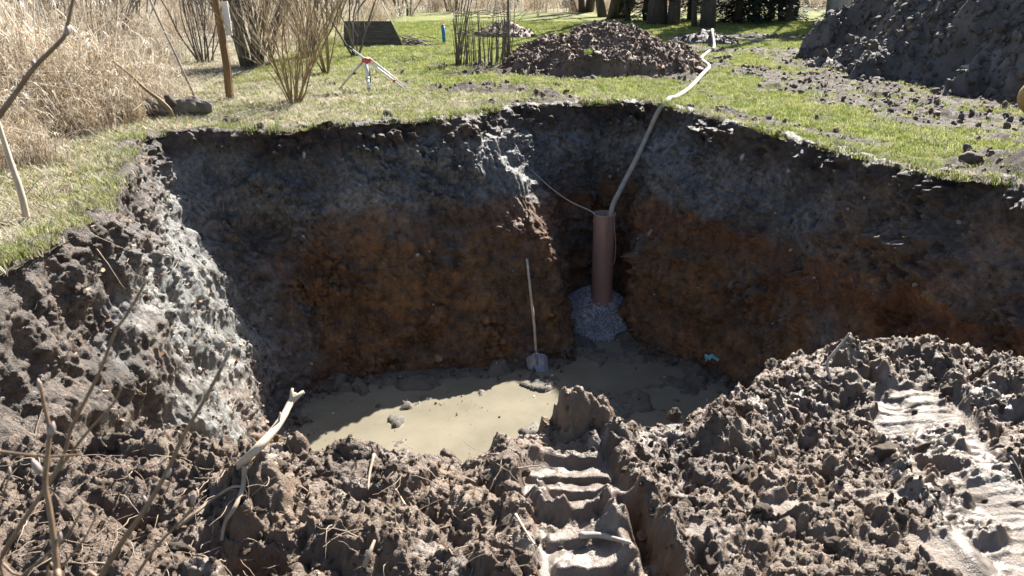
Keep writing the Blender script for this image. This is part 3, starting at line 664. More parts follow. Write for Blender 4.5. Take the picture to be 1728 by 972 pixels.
# ------------------------------------------------------------------ loose pieces shared by several scatters
def lump(name, mat, seed, sub=2, amp=.28, flat=.75, angular=True, do_link=False):
    import bmesh
    bm = bmesh.new(); bmesh.ops.create_icosphere(bm, subdivisions=sub, radius=1)
    V = np.array([v.co[:] for v in bm.verts]); rs = np.random.default_rng(seed)
    r = 1 + amp * fbm(V + seed * 3.1, 1.1, 3, seed)
    if angular:
        for _ in range(11):
            n = rs.normal(size=3); n /= np.linalg.norm(n); c = rs.uniform(.42, .80)
            r = np.minimum(r, np.where(V @ n > .05, c / np.maximum(V @ n, .05), 9))
    if sub >= 3: r += .09 * fbm(V, 4, 4, seed + 2, .6)
    if sub >= 4: r += .10 * clods3(V + seed, .42, seed) + .06 * clods3(V + seed, .2, seed + 1) - .05
    V = V * r[:, None] * [1, rs.uniform(.65, .95), flat * rs.uniform(.7, 1)]
    for v, c in zip(bm.verts, V): v.co = c
    me = bpy.data.meshes.new(name); bm.to_mesh(me); bm.free(); me.materials.append(mat)
    if sub >= 3: me.polygons.foreach_set('use_smooth', np.ones(len(me.polygons), bool))
    o = bpy.data.objects.new(name, me)
    return link(o) if do_link else o
def rots(n, full=True):
    return np.stack([RNG.uniform(0, 6.28, n) if full else RNG.normal(0, .12, n), RNG.uniform(0, 6.28, n) if full else RNG.normal(0, .12, n), RNG.uniform(0, 6.28, n)], 1)

# crumbs and small clods over the mud bank
keep = np.where((my < cr - .02).ravel() & (lumpy > .5).ravel() & (mx > -2.4).ravel() & (np.abs(mx) < .75 * my + .3).ravel())[0]
Vm = np.stack([mx, my, mz], -1).reshape(-1, 3)
ii = RNG.choice(keep, 4200, False); sz = .006 + .020 * RNG.random(4200) ** 3
scatter('mud_crumbs', [lump('mud_crumb', M_CLOD, 40 + k, 2) for k in range(5)], Vm[ii] + np.stack([ii * 0, ii * 0, sz * .3], 1), rots(4200), sz, RNG.integers(0, 5, 4200),
        'small loose crumbs of mud scattered over the churned bank', 'mud crumbs')
# stones and crumbs caught in the pit wall
wv_ok = np.where((FV[:, 2] < -.1) & (FV[:, 2] > -3.05) & (FV[:, 1] > 6.2))[0]
ii = RNG.choice(wv_ok, 9000, False); sz = .006 + .036 * RNG.random(9000) ** 5
wn_ = np.concatenate([np.tile(Nn[:NU], (5, 1)), Nn])[ii]
scatter('wall_stones', [lump('wall_stone', [M_HEAP, M_HEAPD, M_CLOD, M_STONE][k], 50 + k, 2) for k in range(4)], FV[ii] + wn_ * (sz * .3)[:, None], rots(9000), sz,
        RNG.choice(4, 9000, p=[.4, .35, .22, .03]), 'small stones and crumbs of soil stuck in the dug pit wall', 'stones')
# rubble at the foot of the walls
bsel = np.where(((_u > 4) & (_u < 27.5)))[0]; jj = RNG.choice(bsel, 1500)
off = np.abs(RNG.normal(0, .13, 1500)); dirc = np.array([.2, 8.5]) - BOT[jj][:, :2]; dirc /= np.linalg.norm(dirc, axis=1)[:, None]
pp = BOT[jj][:, :2] + dirc * (off + .02)[:, None] + RNG.normal(0, .03, (1500, 2)); sz = .010 + .045 * RNG.random(1500) ** 4
scatter('wall_foot_rubble', [lump('rubble', [M_HEAP, M_HEAPD, M_FLOOR][k], 60 + k, 2) for k in range(3)], np.concatenate([pp, (-3.10 + .12 * np.exp(-off / .08))[:, None]], 1), rots(1500), sz, RNG.integers(0, 3, 1500),
        'fallen crumbs of soil along the foot of the pit wall', 'rubble')
# small debris on the silt flats and floating in the water
fl_ok = np.where((fzz.ravel() > -3.125) & (fy.ravel() > 8.4))[0]; ii = RNG.choice(fl_ok, 1500); Pfl = np.stack([fx, fy, fzz], -1).reshape(-1, 3)[ii]
nf = 420; ex_ = np.stack([RNG.uniform(-2.6, 3.0, nf), RNG.uniform(8.5, 11.0, nf), np.full(nf, -3.112)], 1); ex_ = ex_[fbm(ex_, 1.4, 3, 881) > 0.0]
Pfl = np.concatenate([Pfl, ex_]); nf = len(Pfl); sz = .006 + .028 * RNG.random(nf) ** 4
scatter('silt_debris', [lump('silt_lump', [M_FLOOR, M_HEAPD, M_GRAVEL][k], 65 + k, 2) for k in range(3)], Pfl + [0, 0, .003], rots(nf), np.stack([sz, sz, sz * .5], 1), RNG.integers(0, 3, nf), 'crumbs of silt and debris lying in the shallow water', 'debris')
# gravel around the standing pipe
PIPE = atY(1015, 505, 12.55); PIPE.z = -2.95
n = 6500; gx = RNG.uniform(.72, 1.82, n); gy = RNG.uniform(11.75, 13.15, n)
gh = -3.16 + .52 * np.exp(-(((gx - 1.28) / .62) ** 2 + ((gy - 12.75) / .62) ** 2)) + RNG.uniform(-.02, .02, n)
ok = gh > -3.1; gx, gy, gh = gx[ok], gy[ok], gh[ok]; n = len(gx)
scatter('gravel', [lump('pebble', M_GRAVEL, 70 + k, 1, .2, .7) for k in range(4)], np.stack([gx, gy, gh], 1), rots(n), RNG.uniform(.012, .032, n), RNG.integers(0, 4, n),
        'heap of pale washed gravel around the foot of the upright pipe', 'gravel')
gmx, gmy = np.meshgrid(np.arange(.6, 1.95, .04), np.arange(11.6, 13.3, .04), indexing='ij')
gravel_bed = mesh_np('gravel_bed', np.stack([gmx, gmy, -3.19 + .52 * np.exp(-(((gmx - 1.28) / .62) ** 2 + ((gmy - 12.75) / .62) ** 2))], -1).reshape(-1, 3), gridF(*gmx.shape), M_GRAVEL)
tag(gravel_bed, 'mound of packed gravel in the narrow slot of the pit', 'gravel bed', kind='structure')

# ------------------------------------------------------------------ spoil heaps
def heap(name, cx, cy, rx, ry, h, res, mat, seed, label, pw=.85, ridge_amp=.06, rot=0, clsize=(.34, .17, .09), keepx=None, skew=0):
    ex = 1.12; x, y = np.meshgrid(np.arange(-rx * ex, rx * ex, res), np.arange(-ry * ex, ry * ex, res), indexing='ij')
    X = cx + x * math.cos(rot) - y * math.sin(rot); Y = cy + x * math.sin(rot) + y * math.cos(rot); Pq = P3(X, Y)
    q = np.hypot(x / rx, y / ry) + .16 * fbm(Pq, 1.3 / max(.6, rx * .3), 4, seed).reshape(x.shape)
    core = np.maximum(0, 1 - q); z = h * core ** pw * (1 + .18 * fbm(Pq, .9, 3, seed + 4).reshape(x.shape) + skew * x / rx)
    m = sstep(0, .12, core)
    z = z + m * (clods2(X, Y, clsize[0], seed + 1, .5) * .20 * clsize[0] + clods2(X, Y, clsize[1], seed + 2, .8) * .45 * clsize[1] + clods2(X, Y, clsize[2], seed + 3) * .5 * clsize[2] + ridge_amp * ridge(Pq, 1.7, 3, seed + 6).reshape(x.shape))
    z = np.where(q < 1.0, z, -.15 * sstep(1, 1.1, q)) + gz(X, Y) - .01
    Vh = np.stack([X + .04 * fbm(Pq, 5, 2, seed + 8).reshape(x.shape), Y + .04 * fbm(Pq, 5, 2, seed + 9).reshape(x.shape), z], -1).reshape(-1, 3); Fh = gridF(*x.shape)
    dead = (q > 1.06).ravel(); Fh = Fh[~dead[Fh].any(1)]
    used = np.unique(Fh); mp = np.full(len(Vh), -1); mp[used] = np.arange(len(used))
    o = mesh_np(name, Vh[used], mp[Fh], mat, smooth=False); tag(o, label, 'soil heap')
    return o, Vh, q.ravel()
hm, Vhm, qhm = heap('soil_heap', 1.85, 18.6, 2.0, 1.5, .84, .024, M_HEAP, 500, 'long low heap of crumbly reddish brown soil beside the hose', .6, .03)
hb, Vhb, qhb = heap('soil_heap', 12.6, 18.6, 5.9, 7.4, 4.6, .05, M_HEAPD, 520, 'tall dark grey spoil heap beside the rutted mud', .82, .05, 0, (.5, .25, .14))
hf, Vhf, qhf = heap('soil_heap', -.2, 27.2, .95, .7, .48, .04, M_HEAP, 540, 'small soil heap on the lawn behind the woven willow fence', .9, .03)
hg, Vhg, qhg = heap('soil_heap', 5.2, 24.6, .95, .5, .32, .04, M_HEAPD, 560, 'low dark heap on the meadow past the bend of the hose', .9, .03)
bpy.context.view_layer.update()
def on_heap(Vh, q, n, a, b, smin, smax, pwr=4, fr=.25, lim=1.03, xmax=99):
    k = np.where((q < lim) & (Vh[:, 0] < xmax))[0]; k = RNG.choice(k, n); s = smin + (smax - smin) * RNG.random(n) ** pwr
    p = Vh[k] + np.stack([k * 0, k * 0, s * fr], 1); return p, s
p1, z1 = on_heap(Vhm, qhm, 13000, 0, 0, .010, .07, 7)
p2, z2 = on_heap(Vhb, qhb, 16000, 0, 0, .014, .15, 6, xmax=10.5)
p3, z3 = on_heap(Vhf, qhf, 350, 0, 0, .02, .08)
p4, z4 = on_heap(Vhg, qhg, 350, 0, 0, .02, .08)
for nm, pq, zq, m_, lb in (('heap_lumps', np.concatenate([p1, p3]), np.concatenate([z1, z3]), M_HEAP, 'lumps of reddish brown soil crumbling over the lower heaps'),
                       ('dark_heap_lumps', np.concatenate([p2, p4]), np.concatenate([z2, z4]), M_HEAPD, 'lumps of dark soil crumbling over the tall spoil heap')):
    scatter(nm, [lump('heap_lump', m_, 80 + k, 2) for k in range(5)], pq, rots(len(pq)), zq, RNG.integers(0, 5, len(pq)), lb, 'soil lumps')
# clods strewn over the muddy meadow
cand = np.where((MM.ravel() > .45) & near.ravel() & ~(INS.ravel()) & (GY.ravel() > 7) & (GY.ravel() < 30))[0]
wgt = 1 / (1 + 0 * cand); ii = RNG.choice(cand, 6500); sz = .010 + .075 * RNG.random(6500) ** 6
scatter('meadow_clods', [lump('meadow_clod', [M_HEAP, M_HEAPD][k % 2], 90 + k, 2) for k in range(5)], V[ii] + np.stack([ii * 0, ii * 0, sz * .2], 1) + RNG.normal(0, .02, (6500, 3)) * [1, 1, 0], rots(6500), sz, RNG.integers(0, 5, 6500),
        'dark clods strewn over the rutted muddy meadow', 'clods')

# ------------------------------------------------------------------ grass, litter, reeds
def tuft(name, mat, n, h, spread, w, lean, seed):
    rs = random.Random(seed); mb = MB()
    for _ in range(n):
        a = rs.uniform(0, 6.28); r = spread * math.sqrt(rs.random()); p = Vector((math.cos(a) * r, math.sin(a) * r, -.005))
        b = rs.uniform(0, 6.28); hh = h * rs.uniform(.5, 1.15); le = lean * hh * rs.uniform(.3, 1.3); dv = Vector((math.cos(b), math.sin(b), 0)); sv = Vector((-dv.y, dv.x, 0)) * w * rs.uniform(.7, 1.3)
        m = p + Vector((0, 0, hh * .55)) + dv * le * .3; t = p + Vector((0, 0, hh)) + dv * le
        mb.add([p - sv, p + sv, m + sv * .8, m - sv * .8, t], [(0, 1, 2, 3), (3, 2, 4)])
    return mb.build(name, mat, do_link=False)
def sample_ground(n, x0, x1, y0, y1, prob):
    x = RNG.uniform(x0, x1, n); u = RNG.random(n); y = y0 * (y1 / y0) ** u if y0 > 0 else RNG.uniform(y0, y1, n)
    ok = RNG.random(n) < prob(x, y); x, y = x[ok], y[ok]
    ok = ~((y < 14.2) & (y > 3) & inside(RIMS, x, y)); x, y = x[ok], y[ok]
    return x, y, gz(x, y)
gt = [tuft('grass_tuft', M_GRASS, 26, .045, .075, .0035, .7, k) for k in range(5)]
x, y, z = sample_ground(62000, -5.2, 12, 7.6, 34, lambda x, y: (1 - .93 * mudmask(x, y)) * (1 - .75 * drymask(x, y)) * (np.abs(x) < .62 * y + 1))
n = len(x); scatter('grass', gt, np.stack([x, y, z], 1), rots(n, False), RNG.uniform(.7, 1.35, n) * (1 + .02 * np.maximum(0, y - 14)), RNG.integers(0, 5, n), 'short bright green grass of the meadow', 'grass')
dt = [tuft('dry_tuft', M_DRYGR, 16, .05, .09, .0032, 1.7, 20 + k) for k in range(5)]
x, y, z = sample_ground(42000, -9, 10, 5.6, 26, lambda x, y: (1 - mudmask(x, y) * .95) * (.22 + .72 * drymask(x, y)) * (np.abs(x) < .62 * y + 1.5))
n = len(x); scatter('dry_grass', dt, np.stack([x, y, z], 1), rots(n, False), RNG.uniform(.7, 1.6, n), RNG.integers(0, 5, n), 'flattened straw coloured dead grass round the pit', 'dry grass')
# grass hanging over the broken rim of the pit
k = np.where((_u > 3.8) & (_u < 27))[0]; jj = RNG.choice(k, 1500); jt = RNG.normal(0, .05, (1500, 2)); oo = np.array([0, 8.5]) - RIM[jj][:, :2]; oo /= np.linalg.norm(oo, axis=1)[:, None]
pr = RIM[jj][:, :2] - oo * np.abs(RNG.normal(.08, .09, 1500))[:, None] + jt
selr = (gn(np.concatenate([pr, pr[:, :1] * 0], 1), 1.3, 777) > -.12); pr = pr[selr]; n = len(pr)
hang = [tuft('rim_tuft', M_GRASS if k < 3 else M_DRYGR, 14, .09, .05, .0035, 1.1, 60 + k) for k in range(5)]
scatter('rim_grass', hang, np.concatenate([pr, (gz(pr[:, 0], pr[:, 1]) + .02)[:, None]], 1), rots(n, False), RNG.uniform(.6, 1.3, n), RNG.integers(0, 5, n), 'grass tufts growing along the broken rim of the pit', 'grass')
# fallen leaves
def leaf(name, mat, seed):
    rs = random.Random(seed); mb = MB(); k = 7; V = [(0, 0, 0)]
    for i in range(k):
        a = 2 * math.pi * i / k; r = rs.uniform(.6, 1.1); V.append((math.cos(a) * r * 1.3, math.sin(a) * r * .75, rs.uniform(-.1, .3)))
    mb.add(V, [(0, 1 + i, 1 + (i + 1) % k) for i in range(k)]); return mb.build(name, mat, smooth=False, do_link=False)
lv = [leaf('dry_leaf', M_LEAF, k) for k in range(6)]
x, y, z = sample_ground(5200, -8, 3, 5.6, 24, lambda x, y: (.08 + .7 * drymask(x, y)) * (1 - mudmask(x, y)) * (x < 1))
n1_ = len(x); ii = RNG.choice(wv_ok, 900); pl = FV[ii]; lsel = (pl[:, 0] < -2.7) & (pl[:, 1] < 10.3); pl = pl[lsel]
iim = RNG.choice(keep, 130); pl2 = Vm[iim]; pl2 = pl2[pl2[:, 0] < .3]
Pl = np.concatenate([np.stack([x, y, z + .025], 1), pl + [.02, 0, .01], pl2 + [0, 0, .008]]); n = len(Pl)
rl = rots(n, False) * [3, 3, 1]
sl = np.concatenate([RNG.uniform(.018, .042, n1_), RNG.uniform(.012, .03, len(pl)), RNG.uniform(.006, .014, len(pl2))])
scatter('fallen_leaves', lv, Pl, rl, sl, RNG.integers(0, 6, n), 'dry brown fallen leaves lying on the grass and the sloping bank', 'leaves')
# tall dry reeds
def reedclump(name, mat, seed, n, h, spread, w):
    rs = random.Random(seed); mb = MB()
    def strip(pts, w0, sv):
        Vv = []; Ff = []
        for i, p in enumerate(pts):
            t = i / (len(pts) - 1); ww = w0 * (1 - .8 * t); Vv += [p - sv * ww, p + sv * ww]
        for i in range(len(pts) - 1): Ff.append((2 * i, 2 * i + 1, 2 * i + 3, 2 * i + 2))
        mb.add(Vv, Ff)
    for _ in range(n):
        a = rs.uniform(0, 6.28); r = spread * math.sqrt(rs.random()); p = Vector((math.cos(a) * r, math.sin(a) * r, -.03)); hh = h * rs.uniform(.35, 1.1)
        b = rs.uniform(0, 6.28); dv = Vector((math.cos(b), math.sin(b), 0)); sv = Vector((math.cos(b + 1.57), math.sin(b + 1.57), 0)); bend = rs.choice((.15, .25, .5, .9, 1.3)) * rs.uniform(.5, 1.2)
        pts = []
        for i in range(6):
            t = i / 5; pts.append(p + dv * (bend * hh * t * t * .8) + Vector((0, 0, hh * (t - .35 * bend * t ** 3))))
        strip(pts, w * rs.uniform(.7, 1.5), sv)
        for _l in range(rs.randint(0, 3)):
            i = rs.randint(1, 4); b2 = rs.uniform(0, 6.28); d2_ = Vector((math.cos(b2), math.sin(b2), 0)); l = rs.uniform(.12, .38) * h * .6
            q = pts[i]; strip([q, q + d2_ * l * .4 + Vector((0, 0, l * .35)), q + d2_ * l * .85 + Vector((0, 0, l * .15)), q + d2_ * l * 1.1 - Vector((0, 0, l * .25))], w * 1.5, Vector((-d2_.y, d2_.x, 0)))
    return mb.build(name, mat, do_link=False)
rc = [reedclump('reed_clump', M_REEDP if k % 2 else M_REED, 100 + k, (18 if k % 2 else 36), 1.35, .30, (.0075 if k % 2 else .005)) for k in range(8)]
def reedprob(x, y):
    P_ = P3(x, y); nz = fbm(P_, .8, 3, 821)
    b = np.interp(y, [5.5, 7, 9, 10.5, 12, 13, 14.5, 17, 22], [-4.7, -4.75, -5.0, -5.25, -4.9, -4.9, -5.3, -6.3, -8])
    return (x < b + nz * .35) * (x > -11.5) * np.clip(.75 + nz, .15, 1)
x, y, z = sample_ground(3600, -11.5, -4.4, 5.8, 20, reedprob); n = len(x)
ed = np.interp(y, [5.5, 7, 9, 10.5, 12, 13, 14.5, 17, 22], [-4.7, -4.75, -5.0, -5.25, -4.9, -4.9, -5.3, -6.3, -8]) - x
hs = (.42 + .75 * np.clip(ed / 1.6, 0, 1)) * RNG.uniform(.75, 1.3, n)
scatter('dry_reeds', rc, np.stack([x, y, z], 1), rots(n, False), np.stack([np.full(n, 1.0), np.full(n, 1.0), np.ones(n)], 1) * hs[:, None], RNG.integers(0, 8, n), 'dense stand of tall dry straw coloured reeds beside the pit', 'reeds')
n = 2600; x = RNG.uniform(-34, 40, n); y = RNG.uniform(41, 62, n) + np.abs(x - 2) * .05
x2 = RNG.uniform(-16, -4, 500); y2 = RNG.uniform(24, 42, 500); x = np.concatenate([x, x2]); y = np.concatenate([y, y2]); n = len(x)
scatter('meadow_reeds', rc[:4], np.stack([x, y, y * 0], 1), rots(n, False), RNG.uniform(.5, 1.15, n) * np.where(np.arange(n) < 2600, 1.15, .7), RNG.integers(0, 4, n), 'belt of pale dry reeds closing off the meadow behind the trees', 'reeds')

# ------------------------------------------------------------------ shrubs and trees
def wander(p, d, L, n, jit, up=0.0, rs=random):
    pts = [Vector(p)]; d = Vector(d).normalized()
    for i in range(n):
        d = (d + Vector((rs.uniform(-1, 1), rs.uniform(-1, 1), rs.uniform(-1, 1))) * jit + Vector((0, 0, up))).normalized()
        pts.append(pts[-1] + d * (L / n))
    return pts
def taper(r0, r1, n): return [lerp(r0, r1, i / (n - 1)) for i in range(n)]
def shrub(name, base, nst, h, spread, r0, mat, label, cat='shrub', group=None, seed=0, twigs=5, droop=0.0, base_r=.05, single=False):
    rs = random.Random(seed); root = empty(name, base); tag(root, label, cat, group)
    for i in range(nst):
        a = 2 * math.pi * i / nst + rs.uniform(-.4, .4); out = spread * (.15 + .85 * rs.random()); d = Vector((math.cos(a) * out, math.sin(a) * out, 1))
        p0 = Vector((math.cos(a) * base_r * rs.random(), math.sin(a) * base_r * rs.random(), -.05)); L_ = h * rs.uniform(.65, 1.1)
        pts = wander(p0, d, L_, 8, .17, .035 - droop, rs); rr = r0 * rs.uniform(.6, 1.2)
        mb = MB().tube(pts, taper(rr, rr * .22, 9), 5); st = mb.build('stem', mat, root)
        tb = MB()
        for _ in range(twigs + 4):
            k = rs.randint(2, 7); b = rs.uniform(0, 6.28); dd = (pts[k] - pts[k - 1]).normalized() + Vector((math.cos(b), math.sin(b), rs.uniform(0, .5))) * .55
            tp = wander(pts[k], dd, L_ * rs.uniform(.18, .42), 4, .15, .04, rs); tb.tube(tp, taper(rr * .30, rr * .08, 5), 3, False)
            if rs.random() < .6:
                b = rs.uniform(0, 6.28); tp2 = wander(tp[2], (tp[3] - tp[2]).normalized() + Vector((math.cos(b), math.sin(b), .2)) * .6, L_ * .15, 3, .15, .02, rs); tb.tube(tp2, taper(rr * .2, rr * .08, 4), 3, False)
        if twigs: tb.build('twigs', mat, st)['kind'] = 'stuff'
    return root
def gpt(px, py): return G(at(px, py))
shrub('willow_shrub', gpt(497, 172), 22, 2.3, .85, .017, M_BARK, 'multi-stemmed yellow brown willow shrub fanning up beside the tripod', seed=1, twigs=6, base_r=.09)
shrub('willow_shrub', gpt(428, 112), 34, 3.8, .42, .035, M_BARKG, 'big dense clump of bare upright willow stems behind the wooden post', seed=2, twigs=6, base_r=.42)
shrub('willow_shrub', gpt(552, 124), 7, 2.6, .55, .022, M_BARK, 'sparse bare shrub with few stems near the dark board', seed=3, twigs=7, base_r=.06)
shrub('willow_shrub', gpt(600, 96), 6, 2.8, .6, .026, M_BARKG, 'bare young shrub growing in front of the dark board', seed=4, twigs=8, base_r=.05)
shrub('willow_shrub', gpt(520, 98), 16, 3.4, .5, .03, M_BARKG, 'bare grey shrub standing between the willow clump and the dark board', seed=5, twigs=6, base_r=.25)
shrub('willow_shrub', gpt(345, 105), 13, 3.0, .6, .022, M_BARKG, 'bare grey shrub rising behind the reeds by the wooden post', seed=6, twigs=8, base_r=.2)
shrub('willow_shrub', Vector((-9.2, 18.5, 0)), 16, 3.0, .6, .022, M_BARKG, 'dark bare shrub deep inside the reed stand', seed=7, twigs=8, base_r=.3)
shrub('willow_shrub', Vector((-7.6, 16.6, 0)), 12, 2.8, .7, .020, M_BARKG, 'bare shrub among the reeds with a leaning stick before it', seed=8, twigs=8, base_r=.2)
for k, (X_, Y_) in enumerate([(-12, 26), (-10, 30), (-7.5, 27), (-6.2, 33), (-9, 36), (-4.6, 39), (-13.5, 33), (-2.6, 42), (-.2, 46), (2.6, 47), (8.3, 41), (10.2, 43)]):
    shrub('bare_bush', Vector((X_, Y_, 0)), 12, 3.2, .6, .035, M_BARKG, 'bare brown bush in the hedge beyond the meadow', 'bush', 'bushes beyond the meadow', 30 + k, 6, base_r=.5)

def tree(name, base, r, h, mat, label, seed, lean=(0, 0), nb=9, first=.22, group=None, bare=True, forks=1, snag=0):
    rs = random.Random(seed); root = empty(name, base); tag(root, label, 'tree', group); cr_ = MB()
    for f in range(forks):
        a = rs.uniform(0, 6.28); off = Vector((math.cos(a), math.sin(a), 0)) * (r * 2.2 * rs.uniform(.5, 1.1) * (forks > 1)); d = Vector((lean[0], lean[1], 1)) + off * (1.0 if forks > 1 else 0)
        pts = wander(off + Vector((0, 0, -.15)), d, h, 12, .045, .02, rs); rr = r * (1 if forks == 1 else rs.uniform(.55, .9))
        rad = [rr * (1.35 if i == 0 else 1.08 if i == 1 else 1 - .8 * (i - 1) / 12) for i in range(13)]
        MB().tube(pts, rad, 10, jit=.06).build('trunk', mat, root)
        for _ in range(snag):
            t = rs.uniform(.03, .3) * 12; i = int(t); b = rs.uniform(0, 6.28)
            cr_.tube(wander(pts[i], (math.cos(b), math.sin(b), rs.uniform(-.2, .3)), rs.uniform(.4, 1.3), 4, .2, 0, rs), taper(rr * .14, .006, 5), 4, False)
        for _ in range(nb):
            i = rs.randint(max(1, int(first * 12)), 11); b = rs.uniform(0, 6.28); L_ = h * rs.uniform(.15, .35) * (1.1 - i / 14)
            bp = wander(pts[i], (math.cos(b), math.sin(b), rs.uniform(.4, 1.1)), L_, 6, .14, .05, rs); cr_.tube(bp, taper(rad[i] * .45, .012, 7), 5, False)
            for _k in range(5):
                j = rs.randint(2, 6); b2 = rs.uniform(0, 6.28); tp = wander(bp[j], (bp[j] - bp[j - 1]).normalized() + Vector((math.cos(b2), math.sin(b2), rs.uniform(-.1, .6))) * .8, L_ * .45, 4, .2, .02, rs)
                cr_.tube(tp, taper(.014, .004, 5), 3, False)
    cr_.build('crown', mat, root); return root
def conifer(name, base, h, rad, label, seed, group=None, low=.3, r=.16):
    rs = random.Random(seed); root = empty(name, base); tag(root, label, 'tree', group)
    MB().tube([(0, 0, -.15), (0, 0, h * .5), (0, 0, h)], [r, r * .6, .02], 9).build('trunk', M_BARKD, root)
    br = MB(); nd = MB(); z = low
    while z < h * .97:
        R_ = rad * (1 - z / h) ** .8 + .15
        for _ in range(9):
            a = rs.uniform(0, 6.28); l = R_ * rs.uniform(.7, 1.1); d = Vector((math.cos(a), math.sin(a), 0)); z0 = z + rs.uniform(-.12, .12)
            tip = d * l + Vector((0, 0, z0 - l * rs.uniform(.12, .38))); p0 = Vector((0, 0, z0)); br.tube([p0, tip], [.02, .005], 3, False)
            for s in range(int(l / .06) + 2):
                t = rs.uniform(.15, 1.0); p = p0.lerp(tip, t) + Vector((rs.uniform(-.1, .1), rs.uniform(-.1, .1), rs.uniform(-.14, .05))); b = a + rs.uniform(-1.2, 1.2)
                e = Vector((math.cos(b), math.sin(b), rs.uniform(-.5, .1))) * rs.uniform(.14, .30); w = Vector((-e.y, e.x, rs.uniform(-.05, .05))).normalized() * rs.uniform(.03, .06)
                nd.add([p - w * .6, p + e * .5 - w, p + e, p + e * .5 + w, p + w * .6], [(0, 1, 2, 3, 4)])
        z += .26
    br.build('branches', M_BARKD, root); nd.build('crown', M_NEEDLE, root, smooth=False); return root
T_ = lambda px, py: Vector((at(px, py).x, at(px, py).y, 0))
tree('alder_tree', T_(985, 20), .17, 9, M_BARKD, 'bare tree of several slim trunks in the dry reeds beyond the meadow', 1, forks=5, nb=7)
tree('alder_tree', T_(1028, 29), .21, 10, M_BARKD, 'thick cluster of dark bare trunks rising just behind the brown heap', 2, forks=6, nb=7)
tree('alder_tree', T_(1062, 36), .085, 7, M_BARKD, 'single thin leaning trunk between the trunk cluster and the first conifer', 3, lean=(-.16, 0), nb=7, snag=3)
tree('spruce_trunk', T_(1108, 42), .30, 12, M_BARKD, 'stout dark trunk with low dead branches beside the first conifer', 4, nb=10, snag=14, first=.1)
tree('spruce_trunk', T_(1136, 43), .19, 11, M_BARKD, 'straight dark trunk next to the stout trunk with dead branches', 5, nb=9, snag=8, first=.1)
tree('alder_tree', T_(1172, 46), .09, 8, M_BARKD, 'slender crooked dark trunk between two straight trunks', 6, lean=(-.05, .1), nb=8, snag=3)
tree('spruce_trunk', T_(1193, 48), .22, 11, M_BARKD, 'straight dark trunk standing at the edge of the dense conifers', 7, nb=9, snag=9, first=.1)
tree('spruce_trunk', Vector((9.9, 33.5, 0)), .24, 12, M_BARKD, 'brown trunk pair hidden in the dense dark conifers', 8, forks=2, nb=8, snag=6)
tree('beech_tree', Vector((11.6, 33.0, 0)), .36, 13, M_STONE, 'broad pale grey trunk behind the tall spoil heap', 9, nb=9)
tree('alder_tree', Vector((10.6, 35.0, 0)), .11, 9, M_BARKD, 'thin curved trunk with sunlit reeds behind, beside the pale trunk', 10, lean=(.1, 0), nb=8)
tree('alder_tree', T_(905, 8), .12, 8, M_BARKG, 'slim grey tree far beyond the woven willow fence', 11, nb=8, forks=3)
for k, (X_, Y_, h_, r_) in enumerate([(8.0, 32.8, 8, 1.5), (9.0, 34.2, 10, 1.9), (10.2, 36.5, 9, 1.7), (5.0, 34.5, 6, 1.1), (12.8, 34.5, 10, 1.8), (6.9, 35.8, 7, 1.0)]):
    conifer('conifer_tree', Vector((X_, Y_, 0)), h_, r_, ['dark dense conifer with branches to the ground at the meadow edge', 'tall dark conifer behind the first dense conifer', 'dark conifer standing farthest back behind the dense conifers', 'slim dark conifer growing behind the stout trunk with dead branches', 'dark conifer behind the broad pale trunk', 'small dark conifer among the straight trunks'][k], 50 + k, low=.15 if k < 2 else .5)

# ------------------------------------------------------------------ things standing on the meadow
# wooden post with a white board
b = gpt(387, 166); h = pxw(160, b) * 1.02; root = empty('wooden_post', b); tag(root, 'rough split wooden post with a white board fixed to its side', 'post')
pp_ = [Vector((.03, 0, -.2)), Vector((.01, 0, .2)), Vector((.02, 0, h * .35)), Vector((-.01, 0, h * .6)), Vector((-.03, 0, h * .85)), Vector((-.055, 0, h))]
MB().tube(pp_, [.068, .066, .06, .062, .058, .056], 9, jit=.12).build('post', M_POST, root, smooth=False)
mb = MB(); rot = Matrix.Rotation(R(-3), 3, 'Y'); mb.box((.065, .09, h * .80), (.10, .02, h * .33), rot); mb.build('board', M_WHITEP, root, smooth=False)
# blue marker post
b = gpt(748, 74); h = pxw(31, b); root = empty('marker_post', b); tag(root, 'short bright blue plastic marker post with a red top on the lawn', 'post')
MB().tube([(.03, 0, -.1), (.015, 0, h * .5), (0, 0, h * .93)], .048, 12).build('post', M_BLUE, root); MB().tube([(0, 0, h * .93), (-.002, 0, h)], [.049, .047], 12).build('cap', M_RED, root)
# levelling tripod
hd = None; foot = [gpt(572, 149), gpt(623, 158), gpt(688, 155)]; c0 = (foot[0] + foot[1] + foot[2]) / 3
top = atY(618, 101, foot[1].y + .28); root = empty('tripod', (top.x, top.y, c0.z)); tag(root, 'low spread surveying tripod with red head and white legs on the grass', 'tripod'); o0 = Vector((top.x, top.y, c0.z))
tp = top - o0
mb = MB(); mb.tube([tp + Vector((0, 0, -.035)), tp + Vector((0, 0, .02))], [.085, .075], 6); head = mb.build('head', M_RED, root, smooth=False)
MB().tube([tp + Vector((0, 0, .02)), tp + Vector((0, 0, .035))], [.055, .055], 14).build('plate', M_GREYM, head)
f = foot[1] - o0; d = (f - tp).normalized(); sd_ = Vector((1, 0, 0))
l = MB().tube([tp + d * .03, lerp(tp, f, .62)], [.036, .038], 8).build('leg', M_WHITEP, root)
MB().tube([lerp(tp, f, .60), lerp(tp, f, .97)], [.030, .026], 8).build('lower_section', M_WHITEP, l); MB().tube([lerp(tp, f, .57), lerp(tp, f, .63)], .041, 8).build('clamp', M_GREYM, l); MB().tube([lerp(tp, f, .9), f - Vector((0, 0, .03))], [.032, .010], 8).build('spike', M_BLACK, l)
